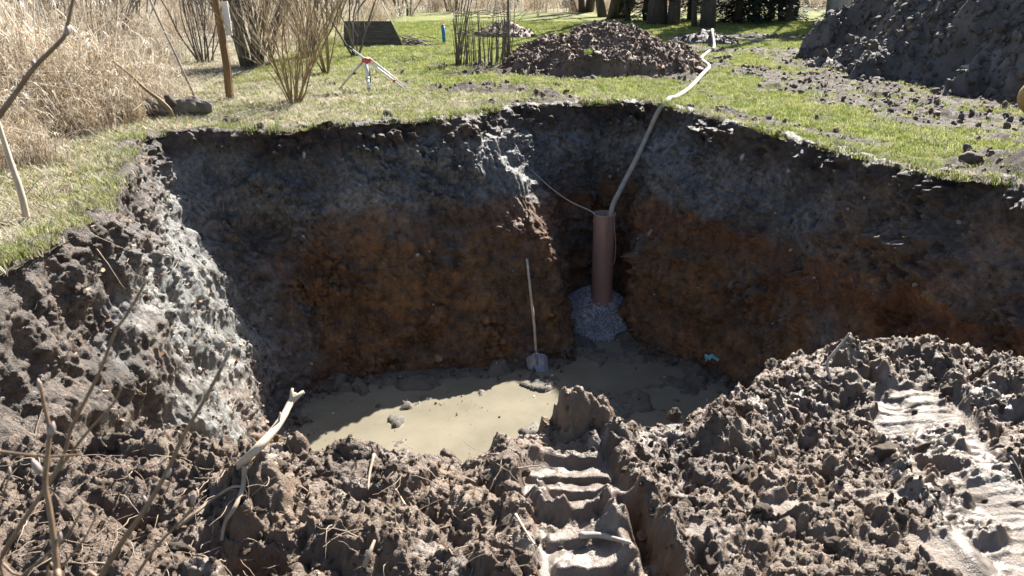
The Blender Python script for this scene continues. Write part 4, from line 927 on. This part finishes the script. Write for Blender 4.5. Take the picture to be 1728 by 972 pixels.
MB().tube([tp + d * .05 + Vector((.02, -.045, 0)), lerp(tp, f, .3) + Vector((.05, -.06, 0)), lerp(tp, f, .7) + Vector((.045, -.05, 0))], .009, 5).build('strap', M_BLACK, l)
f = foot[0] - o0; l = MB().tube([tp + Vector((-.05, .02, -.02)), f], [.022, .016], 7).build('leg', M_GREYM, root); MB().tube([lerp(tp, f, .40), lerp(tp, f, .46)], .026, 7).build('clamp', M_BARKD, l)
f = foot[2] - o0; dd = (f - tp).normalized(); up_ = tp - dd * .22 + Vector((-.05, .05, .03)); sv = Vector((.0, .05, .028))
l = MB().tube([up_, lerp(tp, f, .5), f - Vector((.02, 0, 0))], [.016, .018, .014], 7).tube([tp + sv + Vector((.04, 0, 0)), f + sv], [.018, .014], 7).build('leg', M_WHITEP, root); MB().tube([lerp(tp, f, .66), lerp(tp, f, .70)], .032, 7).build('clamp', M_RED, l)
MB().tube([up_ - dd * .10, up_], [.02, .02], 6).build('grip', M_BLACK, l)
# dark tilted boards
b = gpt(630, 78); root = empty('dark_board', b); tag(root, 'dark weathered leaning board wall with a slanting pale edge, behind the tripod', 'board wall')
w = pxw(100, b); hgt = pxw(40, b); nb_ = 5
for i in range(nb_):
    z0 = hgt * i / nb_; z1 = hgt * (i + 1) / nb_ - .003; xr0 = w / 2 - .30 * (i / nb_); xr1 = w / 2 - .30 * ((i + 1) / nb_); y0 = .22 * i / nb_; y1 = .22 * (i + 1) / nb_
    mb = MB(); q = [(-w / 2, y0, z0), (xr0, y0, z0), (xr1, y1, z1), (-w / 2, y1, z1)]; mb.add([Vector(a_) for a_ in q] + [Vector(a_) + Vector((0, .025, -.004)) for a_ in q], [(0, 1, 2, 3), (7, 6, 5, 4), (0, 4, 5, 1), (1, 5, 6, 2), (2, 6, 7, 3), (3, 7, 4, 0)])
    mb.build('plank', M_BOARD, root, smooth=False)
MB().tube([(w / 2 + .02, -.02, 0), (w / 2 - .56, .42, hgt * 1.75)], .012, 6).build('edge_strip', M_DRYW, root)
for s in (-.42, .3): MB().box((s * w, .20, hgt * .45), (.06, .05, hgt * .9)).build('support', M_BOARD, root, smooth=False)
# brush pile
b = gpt(697, 76); root = empty('brush_pile', b); tag(root, 'small pile of grey cut branches beside the dark board wall', 'brush pile'); rs = random.Random(5)
for i in range(34):
    a = rs.uniform(-.5, .5) + rs.choice((0, 3.14)); e = rs.uniform(-.05, .6); l = rs.uniform(.3, .75); c = Vector((rs.gauss(0, .2), rs.gauss(0, .12), rs.uniform(.02, .22))); d = Vector((math.cos(a) * math.cos(e), math.sin(a), math.sin(e) * .6)) * l * .5
    MB().tube(wander(c - d, d, l, 4, .12, 0, rs), taper(.016 * rs.uniform(.6, 1.8), .005, 5), 5).build('branch', M_DRYG if i % 3 else M_BARKD, root)
# woven willow fence around a young tree
bl, brp = gpt(772, 110), gpt(858, 112); c = (bl + brp) / 2; rad = (brp - bl).length / 2; root = empty('willow_fence', c); tag(root, 'round open fence of thin upright willow rods with woven bands', 'willow fence'); rs = random.Random(9)
for i in range(64):
    a = 2 * math.pi * i / 64 + rs.uniform(-.05, .05); p = Vector((math.cos(a) * rad, math.sin(a) * rad * .8, -.05)); hh = rs.uniform(.75, 1.05) if i % 3 else rs.uniform(1.1, 1.7)
    MB().tube(wander(p, (rs.uniform(-.06, .06), rs.uniform(-.06, .06), 1), hh, 5, .06, .02, rs), taper(.011 * rs.uniform(.7, 1.4), .005, 6), 5).build('rod', M_BARKG, root)
for zb in (.62, .68, 1.0, 1.06):
    pts = []
    for i in range(47):
        a = 2 * math.pi * i / 46; k = .02 if i % 2 else -.02; pts.append(Vector((math.cos(a) * (rad + k), math.sin(a) * (rad * .8 + k), zb + rs.uniform(-.03, .03))))
    MB().tube(pts, .009, 4, False).build('woven_band', M_BARKG, root)
for i in range(6):
    p = Vector((-rad + rs.uniform(-.06, .08), rs.uniform(-.12, .12), -.05)); MB().tube(wander(p, (.16, rs.uniform(-.05, .05), 1), 1.9, 6, .05, 0, rs), taper(.014, .005, 7), 5).build('end_rod', M_BARKG, root)
b = gpt(858, 114); root = empty('tree_stake', b); tag(root, 'tall thin straight stake at the end of the round willow fence', 'stake'); MB().tube([(.01, 0, -.2), (0, 0, 1), (-.01, 0, 2.2)], [.030, .026, .024], 8).build('stake', M_BARKG, root)
tw = MB().tube(wander((.03, 0, -.05), (.03, 0, 1), 1.4, 6, .05), taper(.012, .006, 7), 5).tube(wander((.05, 0, .75), (.8, 0, .7), .9, 5, .08, .06), taper(.008, .003, 6), 4).tube(wander((.06, 0, .95), (1, .1, .5), .6, 4, .1, .05), taper(.006, .003, 5), 4)
tag(tw.build('sapling', M_BARKG), 'thin forked sapling growing beside the tall stake', 'sapling').location = b
# old log, sticks and stakes by the reeds
def stick(name, pts, rads, mat, label, cat='stick', n=7, group=None, jit=.05):
    base = Vector(pts[0]); o = MB().tube([Vector(p) - base for p in pts], rads, n, jit=jit).build(name, mat); o.location = base; return tag(o, label, cat, group)
c = gpt(298, 200); Lg = pxw(104, c); rd = pxw(17, c); root = empty('fallen_log', c); tag(root, 'short rotten log lying in the grass at the edge of the reeds', 'log')
ax = Vector((1, .22, 0)).normalized(); tl_ = [-.52 + 1.04 * k / 16 for k in range(17)]; pts = [ax * (t * Lg) + Vector((0, .14, rd * .85 + .012 * math.sin(t * 9))) for t in tl_]
MB().tube(pts, [rd * (.98 if t < .3 else .98 - 3.0 * (t - .3) ** 1.2) * random.uniform(.94, 1.06) for t in tl_], 18, jit=.10).build('log', M_BARKG, root, smooth=False)
MB().tube([pts[0] - ax * .006, pts[0] + ax * .01], rd * .93, 14, jit=.03).build('cut_face', M_BARKD, root); MB().tube([ax * -.05 * Lg + Vector((0, .02, rd * 1.2)), ax * -.1 * Lg + Vector((0, -.03, rd * 2.25))], [.07, .04], 7, jit=.2).build('knot', M_BARKD, root)
p0 = gpt(289, 204) + Vector((0, -.03, -.05)); Y0 = p0.y
stick('curved_branch', smoothpath([p0, atY(289, 190, Y0), atY(274, 172, Y0), atY(245, 150, Y0 + .05), atY(222, 128, Y0 + .1), atY(192, 104, Y0 + .15)], 4), taper(.034, .012, 21), M_BARK, 'curved bare yellowish branch stuck in the ground against the rotten log', 'branch')
p0 = gpt(332, 167); stick('leaning_pole', [p0 - Vector((0, 0, .05)), atY(300, 100, p0.y + .1), atY(262, 20, p0.y + .2), atY(252, -5, p0.y + .22)], [.021, .018, .016, .014], M_DRYG, 'thin grey pole leaning into the reeds beside the wooden post', 'pole')
p0 = gpt(154, 214); stick('short_stake', [p0 - Vector((0, 0, .1)), p0 + Vector((0, 0, pxw(36, p0)))], [.016, .016], M_RED, 'short thin red painted stake standing before the reeds', 'stake', 6)
p0 = gpt(46, 374); Y0 = p0.y; stick('birch_pole', smoothpath([p0 - Vector((0, 0, .08)), atY(38, 335, Y0), atY(24, 290, Y0 + .05), atY(12, 255, Y0 + .1), atY(-12, 180, Y0 + .15)], 3), taper(.030, .020, 13), M_DRYW, 'pale peeling birch pole leaning in the grass above the sloping bank', 'pole')
p0 = gpt(655, 200); stick('small_stump', [p0 - Vector((0, 0, .04)), p0 + Vector((0, 0, .05)), p0 + Vector((.01, 0, .10))], [.09, .085, .05], M_BARKD, 'small dark stump at the rim of the pit in the dead grass', 'stump', 10, jit=.12)
p0 = G(at(1752, 196)); c = Vector((p0.x, p0.y, p0.z + .0)); root = empty('peeled_log', c); tag(root, 'rounded yellowish peeled log resting at the foot of the dark spoil heap', 'log')
ax = Vector((-.75, -.66, .10)).normalized(); pts = [Vector((0, 0, .28)) + ax * t for t in (-.9, -.3, .1, .24, .30, .33)]
MB().tube(pts, [.25, .25, .245, .235, .19, .07], 18, jit=.015).build('log', M_LOGY, root); MB().tube([pts[3] - ax * .06, pts[3] - ax * .01], [.246, .244], 18).build('pale_band', M_DRYW, root)

# ------------------------------------------------------------------ pipe, hose, rope, shovel
root = empty('drain_pipe', PIPE); tag(root, 'reddish brown plastic pipe standing upright in the gravel of the pit', 'pipe')
PR = pxw(18, PIPE); PT = atY(1019, 360, PIPE.y).z - PIPE.z; n = 40
def ring(r, z): return [Vector((math.cos(2 * math.pi * k / n) * r, math.sin(2 * math.pi * k / n) * r, z)) for k in range(n)]
Vp = ring(PR * .98, -.1) + ring(PR, PT - .01) + ring(PR * 1.005, PT) + ring(PR * .94, PT) + ring(PR * .93, PT - 1.2); mb = MB(); mb.add(Vp, [(j * n + k, j * n + (k + 1) % n, (j + 1) * n + (k + 1) % n, (j + 1) * n + k) for j in range(4) for k in range(n)]); mb.build('pipe_wall', M_PIPE, root)
mb = MB(); mb.tube([(PR * 1.01 * math.cos(2 * math.pi * k / 24), PR * 1.01 * math.sin(2 * math.pi * k / 24), PT - .004) for k in range(25)], .007, 5, False); mb.build('rim', M_HOSE, root)
rimp = atY(1121, 172, 13.8); rimp = Vector((rimp.x, 13.78, drop(rimp.x, 13.78) + .05))
hw = pxw(4.3, PIPE)
path = [PIPE + Vector((PR * .55, .02, PT - .55)), PIPE + Vector((PR * .60, .02, PT + .02)), *[atY(a_, b_, min(12.6 + (c_ * 1.1), pick(a_, b_, [pit_wall])[0].y - .09)) for a_, b_, c_ in ((1048, 318, .25), (1074, 268, .5), (1095, 222, .75), (1110, 190, .95))], Vector((at(1119, 172).x, 13.58, drop(at(1119, 172).x, 13.58) + .06)), Vector((at(1126, 170).x, 13.85, drop(at(1126, 170).x, 13.85) + .05))]
for (px, py) in [(1142, 168), (1165, 150), (1186, 128), (1197, 113), (1186, 103), (1184, 99), (1198, 88), (1205, 80), (1200, 74), (1212, 69), (1232, 67), (1265, 69), (1300, 70)]:
    q = at(px, py); path.append(Vector((q.x, q.y, drop(q.x, q.y, [ground, hm, hg, pit_wall]) + hw * .8)))
path = smoothpath(path, 8)
hose = stick('hose', path, hw, M_HOSE, 'long pale beige hose running from the pipe over the rim across the grass', 'hose', 10, jit=.02)
ck = pick(903, 296, [pit_wall])[0]
rp = [PIPE + Vector((-PR, -.01, PT - .12)), PIPE + Vector((-PR - .005, -.01, PT + .012)), lerp(PIPE + Vector((-PR, 0, PT)), ck, .4) - Vector((0, 0, .05)), lerp(PIPE + Vector((-PR, 0, PT)), ck, .75) - Vector((0, 0, .03)), ck + Vector((0, -.01, .03))]
for (px, py) in [(893, 282), (880, 262), (868, 240)]: q, nq = pick(px, py, [pit_wall]); rp.append(q + nq * .02)
stick('rope', smoothpath(rp, 6), .008, M_ROPE, 'thin pale rope stretched from the pipe rim to the projecting earth corner', 'rope', 6, jit=0)
sp_ = []
for (px, py) in [(878, 172), (820, 176), (760, 178), (700, 180), (640, 183)]: q = at(px, py); sp_.append(Vector((q.x, q.y, drop(q.x, q.y, [ground, pit_wall]) + .04)))
stick('string_line', smoothpath(sp_, 5), .0045, M_ROPEB, 'thin taut string lying over the grass behind the pit rim', 'string', 5, jit=0)
yb = PIPE.y - PR - .012
lp = [PIPE + Vector((.03, -PR * .85, PT - .10)), atY(1026, 357, yb), atY(1024, 395, yb), atY(1024, 430, yb), atY(1030, 446, yb), atY(1037, 440, yb + .03), atY(1039, 410, yb + .06), atY(1037, 385, yb + .07), atY(1036, 358, yb + .10), PIPE + Vector((PR * .8, -.03, PT - .10))]
stick('rope_loop', smoothpath(lp, 5), .006, M_ROPEB, 'slack brown cord looped over the pipe rim hanging down its side', 'rope', 5, jit=0)
# shovel
P0 = pick(908, 621, [pit_floor])[0]; P0.z = max(P0.z, -3.115); hand = pick(889, 437, [pit_wall])[0]
P0.y = min(P0.y, hand.y - .30); hand = atY(889, 437, hand.y - .05); P0 = atY(908, 621, min(10.78, hand.y - .3)); P0.z = -3.125
zax = (hand - P0).normalized(); xax = (Vector((1, -.15, 0)) - zax * zax.dot(Vector((1, -.15, 0)))).normalized(); yax = zax.cross(xax)
root = empty('shovel', P0); tag(root, 'worn steel shovel with a wooden handle leaning on the pit wall', 'shovel')
W_ = pxw(18, P0); Hb = pxw(31, P0) * 1.05; gridv = []; nu, nv = 13, 12
for j in range(nv):
    v = j / (nv - 1)
    for i in range(nu):
        u = i / (nu - 1) * 2 - 1; hwid = W_ * (.86 + .14 * v) * (1 if v < .72 else math.sqrt(max(.12, 1 - ((v - .72) / .30) ** 2.0)))
        dish = -.035 * (u * u) + .03 * v * v - .012 * math.exp(-(u / .12) ** 2) * (v > .3); gridv.append(xax * (u * hwid) + zax * (v * Hb * (1 - .04 * u * u * (v > .8))) - yax * dish)
back = [g + yax * .004 for g in gridv]; Fb = [(j * nu + i, j * nu + i + 1, (j + 1) * nu + i + 1, (j + 1) * nu + i) for j in range(nv - 1) for i in range(nu - 1)]
mb = MB(); mb.add(gridv, Fb); mb.add(back, [f_[::-1] for f_ in Fb]); mb.build('blade', M_STEEL, root)
edgei = [j * nu for j in range(nv)] + [(nv - 1) * nu + i for i in range(nu)] + [j * nu + nu - 1 for j in range(nv - 1, -1, -1)]; MB().tube([gridv[i] for i in edgei], .004, 5).build('blade_edge', M_GREYM, root)
sgn = -1 if yax.y > 0 else 1
MB().tube([zax * (Hb * .40) + yax * (.012 * sgn), zax * (Hb * .75) + yax * (.016 * sgn), zax * (Hb * 1.12) + yax * (.004 * sgn)], [.006, .015, .021], 9).build('socket', M_STEEL, root)
Lh = (hand - P0).length; MB().tube([zax * (Hb * .98), zax * (Lh * .4) + xax * .012, zax * (Lh * .7) + xax * .006, zax * Lh], [.0185, .019, .018, .0175], 9).build('handle', M_DRYW, root)

# ------------------------------------------------------------------ stones, clods, scraps, sticks
def stone(name, loc, s, mat, seed, label, cat='stone', group=None, rz=None, tilt=0.0):
    o = lump(name, mat, seed, 3, .22, 1.0, do_link=True); o.location = loc; o.scale = s; o.rotation_euler = (tilt, 0, rz if rz is not None else seed); return tag(o, label, cat, group)
HP = [hb, hm, ground]
for k, (px, py, w_, s_, m_, lb) in enumerate([
    (1645, 112, 42, (.5, .35, .30), M_STONE, 'large pale rock half buried low in the tall spoil heap'), (1461, 78, 13, (.4, .4, .55), M_STONEB, 'orange brown stone at the foot of the tall spoil heap'),
    (1541, 44, 28, (.5, .4, .38), M_STONEB, 'brown boulder stuck halfway up the tall spoil heap'), (1655, 68, 10, (.5, .4, .4), M_STONE, 'small pale stone higher up on the tall spoil heap'),
    (1577, 128, 26, (.5, .45, .38), M_HEAPD, 'dark rounded clod where the spoil heap meets the ruts')]):
    h_ = pick(px, py, HP); sz_ = pxw(w_, h_[0]); stone('rock', h_[0] - Vector((0, -.05, sz_ * .05)), (sz_ * s_[0], sz_ * s_[1], sz_ * s_[2]), m_, 200 + k, lb, rz=.3 * k)
for k, (px, py, w_, s_, m_, lb) in enumerate([
    (1177, 119, 36, (.52, .42, .34), M_HEAP, 'long rounded boulder of soil at the end of the low brown heap'), (1150, 108, 22, (.5, .4, .5), M_HEAPD, 'blocky dark clod beside the long soil boulder'),
    (1115, 114, 18, (.5, .4, .42), M_STONEB, 'reddish stone at the foot of the low brown heap'), (1036, 104, 16, (.5, .4, .5), M_HEAP, 'upright brown clod on the front of the low heap'),
    (1010, 90, 22, (.6, .4, .25), M_STONE, 'flat pale slab on the front of the low brown heap'), (1234, 97, 26, (.5, .4, .36), M_HEAPD, 'dark grassy clod beside the kink of the hose'), (1208, 98, 18, (.5, .4, .4), M_HEAPD, 'dark clod tucked under the kink of the hose')]):
    h_ = pick(px, py, HP); sz_ = pxw(w_, h_[0]); stone('clod', h_[0] + Vector((0, 0, .0)), (sz_ * s_[0], sz_ * s_[1], sz_ * s_[2]), m_, 220 + k, lb, 'clod', rz=.4 * k - .3)
h_ = pick(992, 98, HP); s_ = pxw(20, h_[0]); o = stone('sod', h_[0], (s_ * .5, s_ * .45, s_ * .5), M_CLOD, 240, 'sod of soil with a tuft of green grass on the low brown heap', 'sod')
o.rotation_euler = (0, 0, 0); tf = tuft('grass_tuft', M_GRASS, 70, .10 / (s_ * .5), .75, .01 / s_, .8, 77); link(tf, o); tf.location = (0, 0, .72)
for k, (px, py, w_, s_, m_, lb) in enumerate([
    (1098, 394, 18, (.5, .4, .6), M_STONE, 'pale rounded stone sticking out of the pit wall by the pipe'), (1333, 287, 24, (.55, .4, .3), M_STONE, 'flat white stone near the top of the pit wall'),
    (1256, 262, 26, (.5, .4, .45), M_STONE, 'whitish root lump poking from the top of the pit wall'), (512, 262, 13, (.4, .4, .6), M_STONE, 'small pale stone under the turf of the shaded pit wall'),
    (740, 606, 24, (.55, .4, .42), M_STONEB, 'rusty stone at the foot of the shaded pit wall'), (660, 618, 16, (.5, .4, .4), M_STONEB, 'small brown stone at the foot of the shaded pit wall'), (1620, 375, 20, (.5, .4, .35), M_STONE, 'pale pinkish stone in the collapsed corner of the pit wall')]):
    h_ = pick(px, py, [pit_wall]); sz_ = pxw(w_, h_[0]); stone('stone', h_[0] + h_[1] * sz_ * .08, (sz_ * s_[0], sz_ * s_[1], sz_ * s_[2]), m_, 260 + k, lb, rz=.5 * k)
h_ = pick(1652, 280, [pit_wall, ground]); s_ = pxw(52, h_[0]); stone('clod', h_[0] + Vector((0, .1, s_ * .12)), (s_ * .52, s_ * .34, s_ * .33), M_HEAP, 281, 'big block of brown soil lying on the grass at the pit rim', 'clod', rz=-.65)
# clods on the churned bank
CL = [(1500, 765, 90), (1545, 700, 50), (1600, 800, 60), (1655, 850, 46), (1420, 740, 70), (1330, 770, 34), (1560, 765, 82), (640, 880, 48), (560, 880, 40), (1245, 800, 60), (1180, 760, 44), (720, 850, 60), (880, 800, 36), (1090, 905, 40), (470, 790, 40), (1290, 870, 62), (1205, 945, 70), (1420, 920, 56), (1520, 880, 60), (1610, 660, 52), (1690, 690, 46), (1470, 640, 44), (1350, 640, 50),
      (1310, 620, 46), (1140, 700, 48), (1230, 700, 44), (860, 880, 44), (930, 925, 50), (300, 930, 50), (180, 820, 44), (560, 770, 40), (660, 790, 44), (1390, 850, 42), (1470, 960, 50), (1160, 850, 34), (1580, 830, 40), (1650, 930, 44), (1700, 780, 40), (200, 740, 60), (330, 800, 56), (90, 860, 46), (440, 860, 44)]
for k, (px, py, w_) in enumerate(CL):
    h_ = pick(px, py, [mud]); s_ = pxw(w_, h_[0]); rs = random.Random(k)
    o = lump('mud_clod', M_CLOD, 300 + k, 4, .34, .8, do_link=True); o.location = h_[0] - Vector((0, -.2 * s_, s_ * .12)); o.scale = (s_ * .46, s_ * .46, s_ * .44); o.rotation_euler = (rs.uniform(-.4, .4), rs.uniform(-.4, .4), rs.uniform(0, 6))
    tag(o, 'loose lumpy clod of brown mud on the churned bank', 'clod', 'clods on the churned bank')
# teal scrap
h_ = pick(1200, 612, [pit_wall, pit_floor, water]); mb = MB(); rs = random.Random(3); gv = []
for j in range(7):
    for i in range(8): gv.append(Vector(((i - 3.5) * .026, (j - 3) * .018, .05 * abs(math.sin(i * 1.7 + j * 2.3)) + rs.uniform(0, .05) - .02 * (i > 5))))
mb.add(gv, [(j * 8 + i, j * 8 + i + 1, (j + 1) * 8 + i + 1, (j + 1) * 8 + i) for j in range(6) for i in range(7)]); o = mb.build('plastic_scrap', M_TEAL, smooth=False); o.location = h_[0] + Vector((0, -.02, .03)); tag(o, 'crumpled scrap of turquoise plastic film at the foot of the pit wall', 'plastic scrap')
# branches and roots on the bank
a_ = pick(400, 785, [mud])[0]; Yb = 3.5
br_root = empty('broken_branch', a_); tag(br_root, 'pale forked broken branch lying from the mud bank out over the pit', 'branch'); L0 = lambda px, py, Y_: atY(px, py, Y_) - a_
MB().tube(smoothpath([Vector((-.03, -.02, -.03)), L0(425, 765, 3.02), L0(455, 735, 3.1), L0(475, 708, 3.2), L0(490, 680, 3.3), L0(500, 665, 3.34)], 4), taper(.019, .013, 21), 8, jit=.08).build('limb', M_DRYW, br_root)
MB().tube([L0(490, 680, 3.3), L0(503, 668, 3.33), L0(513, 661, 3.34)], [.012, .010, .008], 7, jit=.08).build('fork', M_DRYW, br_root); MB().tube([L0(492, 676, 3.3), L0(492, 662, 3.33), L0(494, 655, 3.34)], [.009, .007, .005], 6, jit=.08).build('fork', M_DRYW, br_root)
MB().tube([L0(470, 716, 3.17), L0(472, 703, 3.17), L0(473, 696, 3.17)], [.006, .005, .003], 5).build('fork', M_DRYW, br_root)
def bankstick(name, pix, r, mat, label, lift=.02, cat='stick'):
    pts = [pick(px, py, [mud])[0] + Vector((0, -.01, lift)) for px, py in pix]; return stick(name, smoothpath(pts, 4), taper(r, r * .5, (len(pix) - 1) * 4 + 1), mat, label, cat, 6, jit=.08)
bankstick('root', [(415, 790), (412, 825), (398, 860), (382, 885), (376, 915)], .012, M_ROOT, 'pale thick root running down the mud below the broken branch', .015, 'root')
bankstick('root', [(300, 895), (330, 870), (362, 845), (395, 825), (415, 826)], .009, M_ROOT, 'pale root lying across the mud beside the thick root', .015, 'root')
bankstick('stick', [(978, 905), (1010, 905), (1040, 912), (1062, 918)], .014, M_DRYG, 'mud covered stick lying across the crawler track print', .012)
bankstick('stick', [(632, 770), (625, 800), (622, 830)], .008, M_ROOT, 'short root standing out of a clod beside the water', .015)
bankstick('stick', [(668, 828), (682, 850), (695, 868)], .006, M_DRYW, 'short straw coloured twig on the mud bank below the clods', .012)
bankstick('stick', [(870, 870), (885, 895), (905, 925)], .006, M_DRYW, 'thin dry twig bedded in mud beside the crawler track', .012)
bankstick('stick', [(615, 960), (625, 935), (633, 915)], .011, M_ROOT, 'thick stub of root at the bottom of the mud bank', .015)
bankstick('stick', [(1702, 772), (1716, 795), (1724, 815)], .007, M_BARKD, 'dark bent twig on the smooth wet track', .012)
p0 = pick(1402, 640, [mud])[0]; stick('stick', smoothpath([p0, atY(1396, 612, p0.y + .06), atY(1412, 590, p0.y + .08), atY(1425, 574, p0.y + .1), atY(1434, 562, p0.y + .11)], 4), taper(.008, .006, 17), M_DRYG, 'grey bent stick poking up from the crest of the mud bank')
# fine roots
rs = random.Random(21); rb = MB()
for _ in range(190):
    px, py = (rs.uniform(20, 880), rs.uniform(770, 965)) if rs.random() < .6 else (rs.uniform(0, 480), rs.uniform(740, 960)); h0 = pick(px, py, [mud])[0]; a = rs.uniform(0, 6.28)
    pts = wander(h0 + Vector((0, 0, .002)), (math.cos(a), math.sin(a) - .3, rs.uniform(.0, .5)), rs.uniform(.04, .22), 7, .35, -.03, rs); rb.tube(pts, taper(rs.uniform(.0012, .0035), .0008, 8), 4, False)
for _ in range(170):
    px, py = (rs.uniform(20, 400), rs.uniform(330, 720)); h0, n0 = pick(px, py, [pit_wall]); a = rs.uniform(0, 6.28)
    if h0.z < -2.8 or h0.z > .1: continue
    pts = wander(h0, n0 * .6 + Vector((rs.uniform(-.6, .6), rs.uniform(-.8, .8), rs.uniform(-.5, .3))), rs.uniform(.1, .55), 7, .28, -.06, rs); rb.tube(pts, taper(rs.uniform(.003, .008), .0015, 8), 4, False)
for _ in range(120):
    px, py = (rs.uniform(300, 880), rs.uniform(205, 300)) if rs.random() < .5 else (rs.uniform(900, 1650), rs.uniform(190, 420)); h0, n0 = pick(px, py, [pit_wall])
    if h0.z < -1.2: continue
    pts = wander(h0, n0 * .5 + Vector((rs.uniform(-.5, .5), 0, rs.uniform(-.8, .1))), rs.uniform(.06, .3), 5, .25, -.1, rs); rb.tube(pts, taper(rs.uniform(.002, .005), .001, 6), 4, False)
tag(rb.build('fine_roots', M_ROOT), 'tangle of fine pale roots hanging from the bank and the cut soil', 'roots', kind='stuff')

# ------------------------------------------------------------------ budding shrub close to the lens
ZC = 1.32
def near_pt(px, py, dz=ZC): return CAM + ray(px, py) * dz
root = empty('budding_shrub', (-.62, .80, drop(-.62, .80, [ground]))); tag(root, 'thin bare shoots with swelling buds rising before the mud bank', 'shrub'); O_ = root.location
def shoot(pix, r0, dz, ext=True, buds=(), mat=None):
    pts = [near_pt(px, py, dz) for px, py in pix][::-1]
    if ext:
        b0 = O_ + Vector((random.uniform(-.12, .12), random.uniform(-.1, .1), -.05)); pts = [b0, lerp(b0, pts[0], .5) + Vector((random.uniform(-.03, .03), 0, 0))] + pts
    pts = [p - O_ for p in pts]; sp = smoothpath(pts, 4); st = MB().tube(sp, taper(r0 * (1.1 if ext else .8), r0 * .45, len(sp)), 7, jit=.04).build('stem', mat or M_TWIGF, root)
    for (px, py, ux, uy, s) in buds:
        p = near_pt(px, py, dz) - O_; q = near_pt(px + ux, py + uy, dz) - O_; dv = (q - p)
        MB().tube([p, lerp(p, q, .3), lerp(p, q, .65), q], [s * .32, s * .6, s * .5, s * .12], 8).build('bud', M_BUD, st)
    return st
shoot([(246, 475), (215, 530), (194, 560), (167, 630), (122, 719), (111, 757), (94, 796), (69, 835), (39, 880), (0, 943), (-40, 1010)], .0042, 1.34, True, [(220, 522, 5, -16, .005), (244, 480, 3, -14, .004)])
shoot([(389, 591), (369, 630), (342, 680), (308, 738), (280, 799), (244, 860), (211, 907), (170, 972), (140, 1030)], .0048, 1.28, True, [(282, 806, 6, -20, .006), (374, 622, 6, -18, .006), (380, 604, 10, -16, .006), (248, 850, -6, -14, .005)])
shoot([(204, 655), (192, 680), (147, 730), (120, 765), (97, 796)], .0032, 1.34, False, [(203, 657, 2, -12, .004)])
shoot([(67, 644), (75, 685), (83, 724), (81, 760), (76, 813), (83, 857), (92, 919), (96, 972), (100, 1040)], .0052, 1.22, True, [(68, 660, -4, -22, .006), (86, 735, 4, -24, .009), (68, 800, -14, -26, .010), (100, 915, 2, -18, .006), (84, 864, -2, -16, .006)])
shoot([(139, 767), (110, 769), (72, 770), (0, 762), (-60, 750)], .0034, 1.26, False)
shoot([(329, 838), (317, 866), (267, 919), (230, 972), (205, 1030)], .0034, 1.36, True, [(324, 850, 6, -20, .006)])
shoot([(164, 866), (142, 910), (100, 963), (80, 1010)], .0026, 1.36, True, [(160, 872, 4, -14, .005), (142, 910, 2, -12, .004)])
shoot([(139, 857), (119, 896), (94, 924), (36, 972), (0, 1010)], .0028, 1.30, True, [(138, 860, 3, -14, .004)])
shoot([(17, 799), (5, 835), (-15, 880)], .0026, 1.30, True, [(16, 803, 0, -16, .005)])
shoot([(126, -12), (111, 53), (100, 72), (58, 114), (22, 164), (0, 194), (-50, 270), (-90, 420)], .0062, 1.45, True, [(112, 60, 3, -18, .009), (58, 114, -2, -14, .007)])
